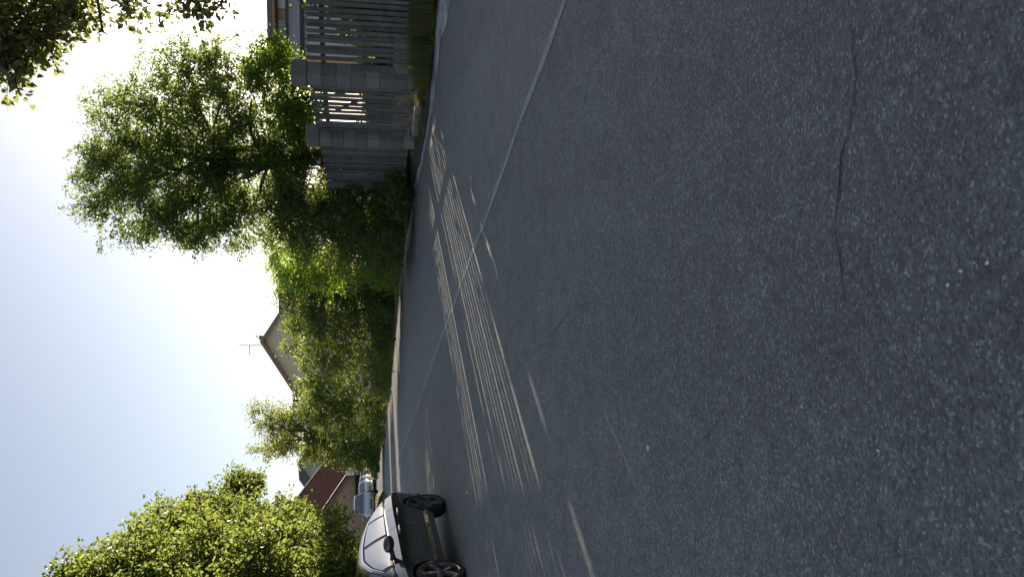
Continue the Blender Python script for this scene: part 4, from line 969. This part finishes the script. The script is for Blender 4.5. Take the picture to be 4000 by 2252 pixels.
    for s in (1, -1):
        if full:
            for pts in ([(0.88, 0.90), (0.95, 0.7), (0.93, 0.45), (0.86, 0.30)], [(-0.27, 0.94), (-0.25, 0.7), (-0.25, 0.30)], [(-1.06, 0.97), (-0.99, 0.85), (-0.93, 0.68), (-0.88, 0.5), (-0.84, 0.30)]):
                f = polyline(pts, 0.04); mb = MB(); strip(mb, [tuple(q) for q in f], 0.0035, s, 0.0025); mb.build('door_seam', M['black_plastic'], body)
            mb = MB(); strip(mb, [(x, 0.335) for x in np.linspace(-0.9, 0.86, 40)], 0.007, s, 0.006); mb.build('sill_strip', M['chrome'], body)
            for hx in (-0.12 - 0.02, -0.86):
                mb = MB(); y = bp(hx, 0.80, 0); Mx = Matrix.Translation((hx, s * (y + 0.022), 0.80)); mb.box(-0.10, -0.012, -0.017, 0.10, 0.012, 0.017, M=Mx, bev=0.011)
                mb.box(-0.085, -0.03, -0.013, -0.06, 0.0, 0.013, M=Matrix.Translation((hx, s * (y + 0.016), 0.80))); mb.box(0.06, -0.03, -0.013, 0.085, 0.0, 0.013, M=Matrix.Translation((hx, s * (y + 0.016), 0.80)))
                h = mb.build('door_handle', M['chrome'], body)
                mb = MB(); rows = [[(hx + 0.055 * math.cos(a) * q, s * bp(hx + 0.055 * math.cos(a) * q, 0.795 + 0.03 * math.sin(a) * q, 0.003), 0.795 + 0.03 * math.sin(a) * q) for a in np.linspace(0, 2 * PI, 17)] for q in (0.05, 1)]
                mb.grid(rows); mb.build('handle_recess', M['black_plastic'], h)
        # mirror
        mb = MB(); bm = bmesh.new(); bmesh.ops.create_uvsphere(bm, u_segments=20, v_segments=12, radius=1)
        for q in bm.verts:
            x_, y_, z_ = q.co; x_ = x_ if x_ > -0.35 else -0.35; sgz = 1 if z_ > 0 else -1
            q.co = Vector((x_ * 0.10, y_ * 0.115, sgz * abs(z_) ** 0.75 * 0.075))
        mb.add([tuple(q.co + Vector((0.70, s * 1.0, 0.985))) for q in bm.verts], [[q.index for q in f.verts] for f in bm.faces]); bm.free()
        mr = mb.build('mirror', paintm, root, smooth=50)
        mb = MB(); mb.tube([(0.74, s * 0.80, 0.925), (0.73, s * 0.87, 0.935), (0.71, s * 0.96, 0.955)], [0.045, 0.03, 0.032], 8); mb.build('mirror_foot', M['black_plastic'], mr, smooth=50)
        # lamps
        for (x0_, x1_, za, zb_, nm_, mt) in ((-2.245, -1.84, 0.70, 0.90, 'tail_light', M['red_lens']), (1.78, 2.18, 0.50, 0.68, 'headlight', M['clear_lens'])):
            rows = []
            for i in range(13):
                x = x0_ + (x1_ - x0_) * i / 12; k_ = 1 - 0.35 * abs(2 * i / 12 - 1) ** 2; H_ = belt(x) - bot(x); zt2 = min(zb_, bot(x) + 0.86 * H_); zl = zt2 - (zb_ - za) * k_
                rows.append([(x, s * bp(x, zl + (zt2 - zl) * j / 4, 0.012 * math.sin(PI * j / 4) + 0.004), zl + (zt2 - zl) * j / 4) for j in range(5)])
            mb = MB(); mb.grid(rows); mb.build(nm_, mt, body, smooth=60)
        for ax in (-1.31, 1.31): add_wheel(root, ax, s * 0.765, 0.325, s, 0.15 if ax > 0 else 0.5, full)
    # grille and number-plate recesses front and rear
    mb = MB(); mb.box(2.20, -0.34, 0.40, 2.262, 0.34, 0.52, bev=0.02); mb.build('grille', M['black_plastic'], body)
    mb = MB(); mb.box(-2.262, -0.45, 0.46, -2.22, 0.45, 0.60, bev=0.02); mb.build('rear_panel', M['black_plastic'], body)
    return root
# heading: the nose points towards the camera, slightly left
hd = np.array((-0.20, -2.61)); hd /= np.linalg.norm(hd); ca = math.atan2(hd[1], hd[0]); left = np.array((-hd[1], hd[0]))
mid = (G(309, 1740)[:2] + G(31, 1819)[:2]) / 2
cc = mid - left * 0.87
car('black_car', 'glossy black hatchback with dark five-spoke wheels parked before the bright tree', M['black_paint'], (cc[0], cc[1], 0.0), ca, 'hatch', True)
def far_car(label, paintm, u, v, Y, rz, style, seed, sc=(1, 1, 1)):
    q = P(u, v, Y); k = np.interp(q[1], (14, 40), (0.06, 0.46)); return car('parked_car', label, paintm, (q[0], Y, 0.45), rz, style, False, 'cars parked in a row below the tan wall', sc)
HB = R(-70)
far_car('silver people carrier with blue-tinted glass, nearest and tallest of the parked row', M['silver_paint'], 288, 1440, 54, HB - 0.10, 'mpv', 1)
far_car('silver hatchback between the people carrier and the white car', M['silver_paint'], 344, 1440, 68, HB - 0.14, 'hatch', 2)
far_car('white hatchback parked just nearer than the red car', M['white_paint'], 371, 1440, 80, HB - 0.16, 'hatch', 3)
far_car('red hatchback at the far end of the parked row', M['red_paint'], 396, 1440, 90, HB - 0.2, 'hatch', 4)

# ------------------------------------------------------------------ small white stones lying on the asphalt
rp = np.random.default_rng(120)
for (x, y, s, lab) in ((1633, 1125, 0.020, 'largest white stone chip, alone in the middle of the coarse asphalt'), (1175, 1237, 0.030, 'white stone chip on the asphalt near the rear wheel of the black car'),
                       (2421, 681, 0.008, 'pale chip in the closest asphalt, nearest the top right of the picture'), (2388, 716, 0.008, 'pale chip just left of the closest chip on the foreground asphalt'), (2487, 661, 0.008, 'pale chip at the very bottom of the road view'),
                       (2020, 1022, 0.008, 'small pale chip below the long hair crack'), (2212, 1132, 0.007, 'small pale chip low in the foreground asphalt, leftward')):
    q = G(2252 - y * 1.5535, x * 1.5535)
    bm = bmesh.new(); s = s * 0.5; bmesh.ops.create_icosphere(bm, subdivisions=2, radius=s)
    for vtx in bm.verts: vtx.co *= 1 + rp.normal(0, 0.10); vtx.co.z *= 0.5; vtx.co.x *= 1.35
    me = bpy.data.meshes.new('stone_chip'); bm.to_mesh(me); bm.free(); me.materials.append(M['white_trim'])
    o = link(bpy.data.objects.new('stone_chip', me)); o.location = (q[0], q[1], 0.004 + s * 0.35); o.rotation_euler = (0, 0, rp.uniform(0, 6))
    tag(o, lab, 'stone', 'white stone chips on the road')
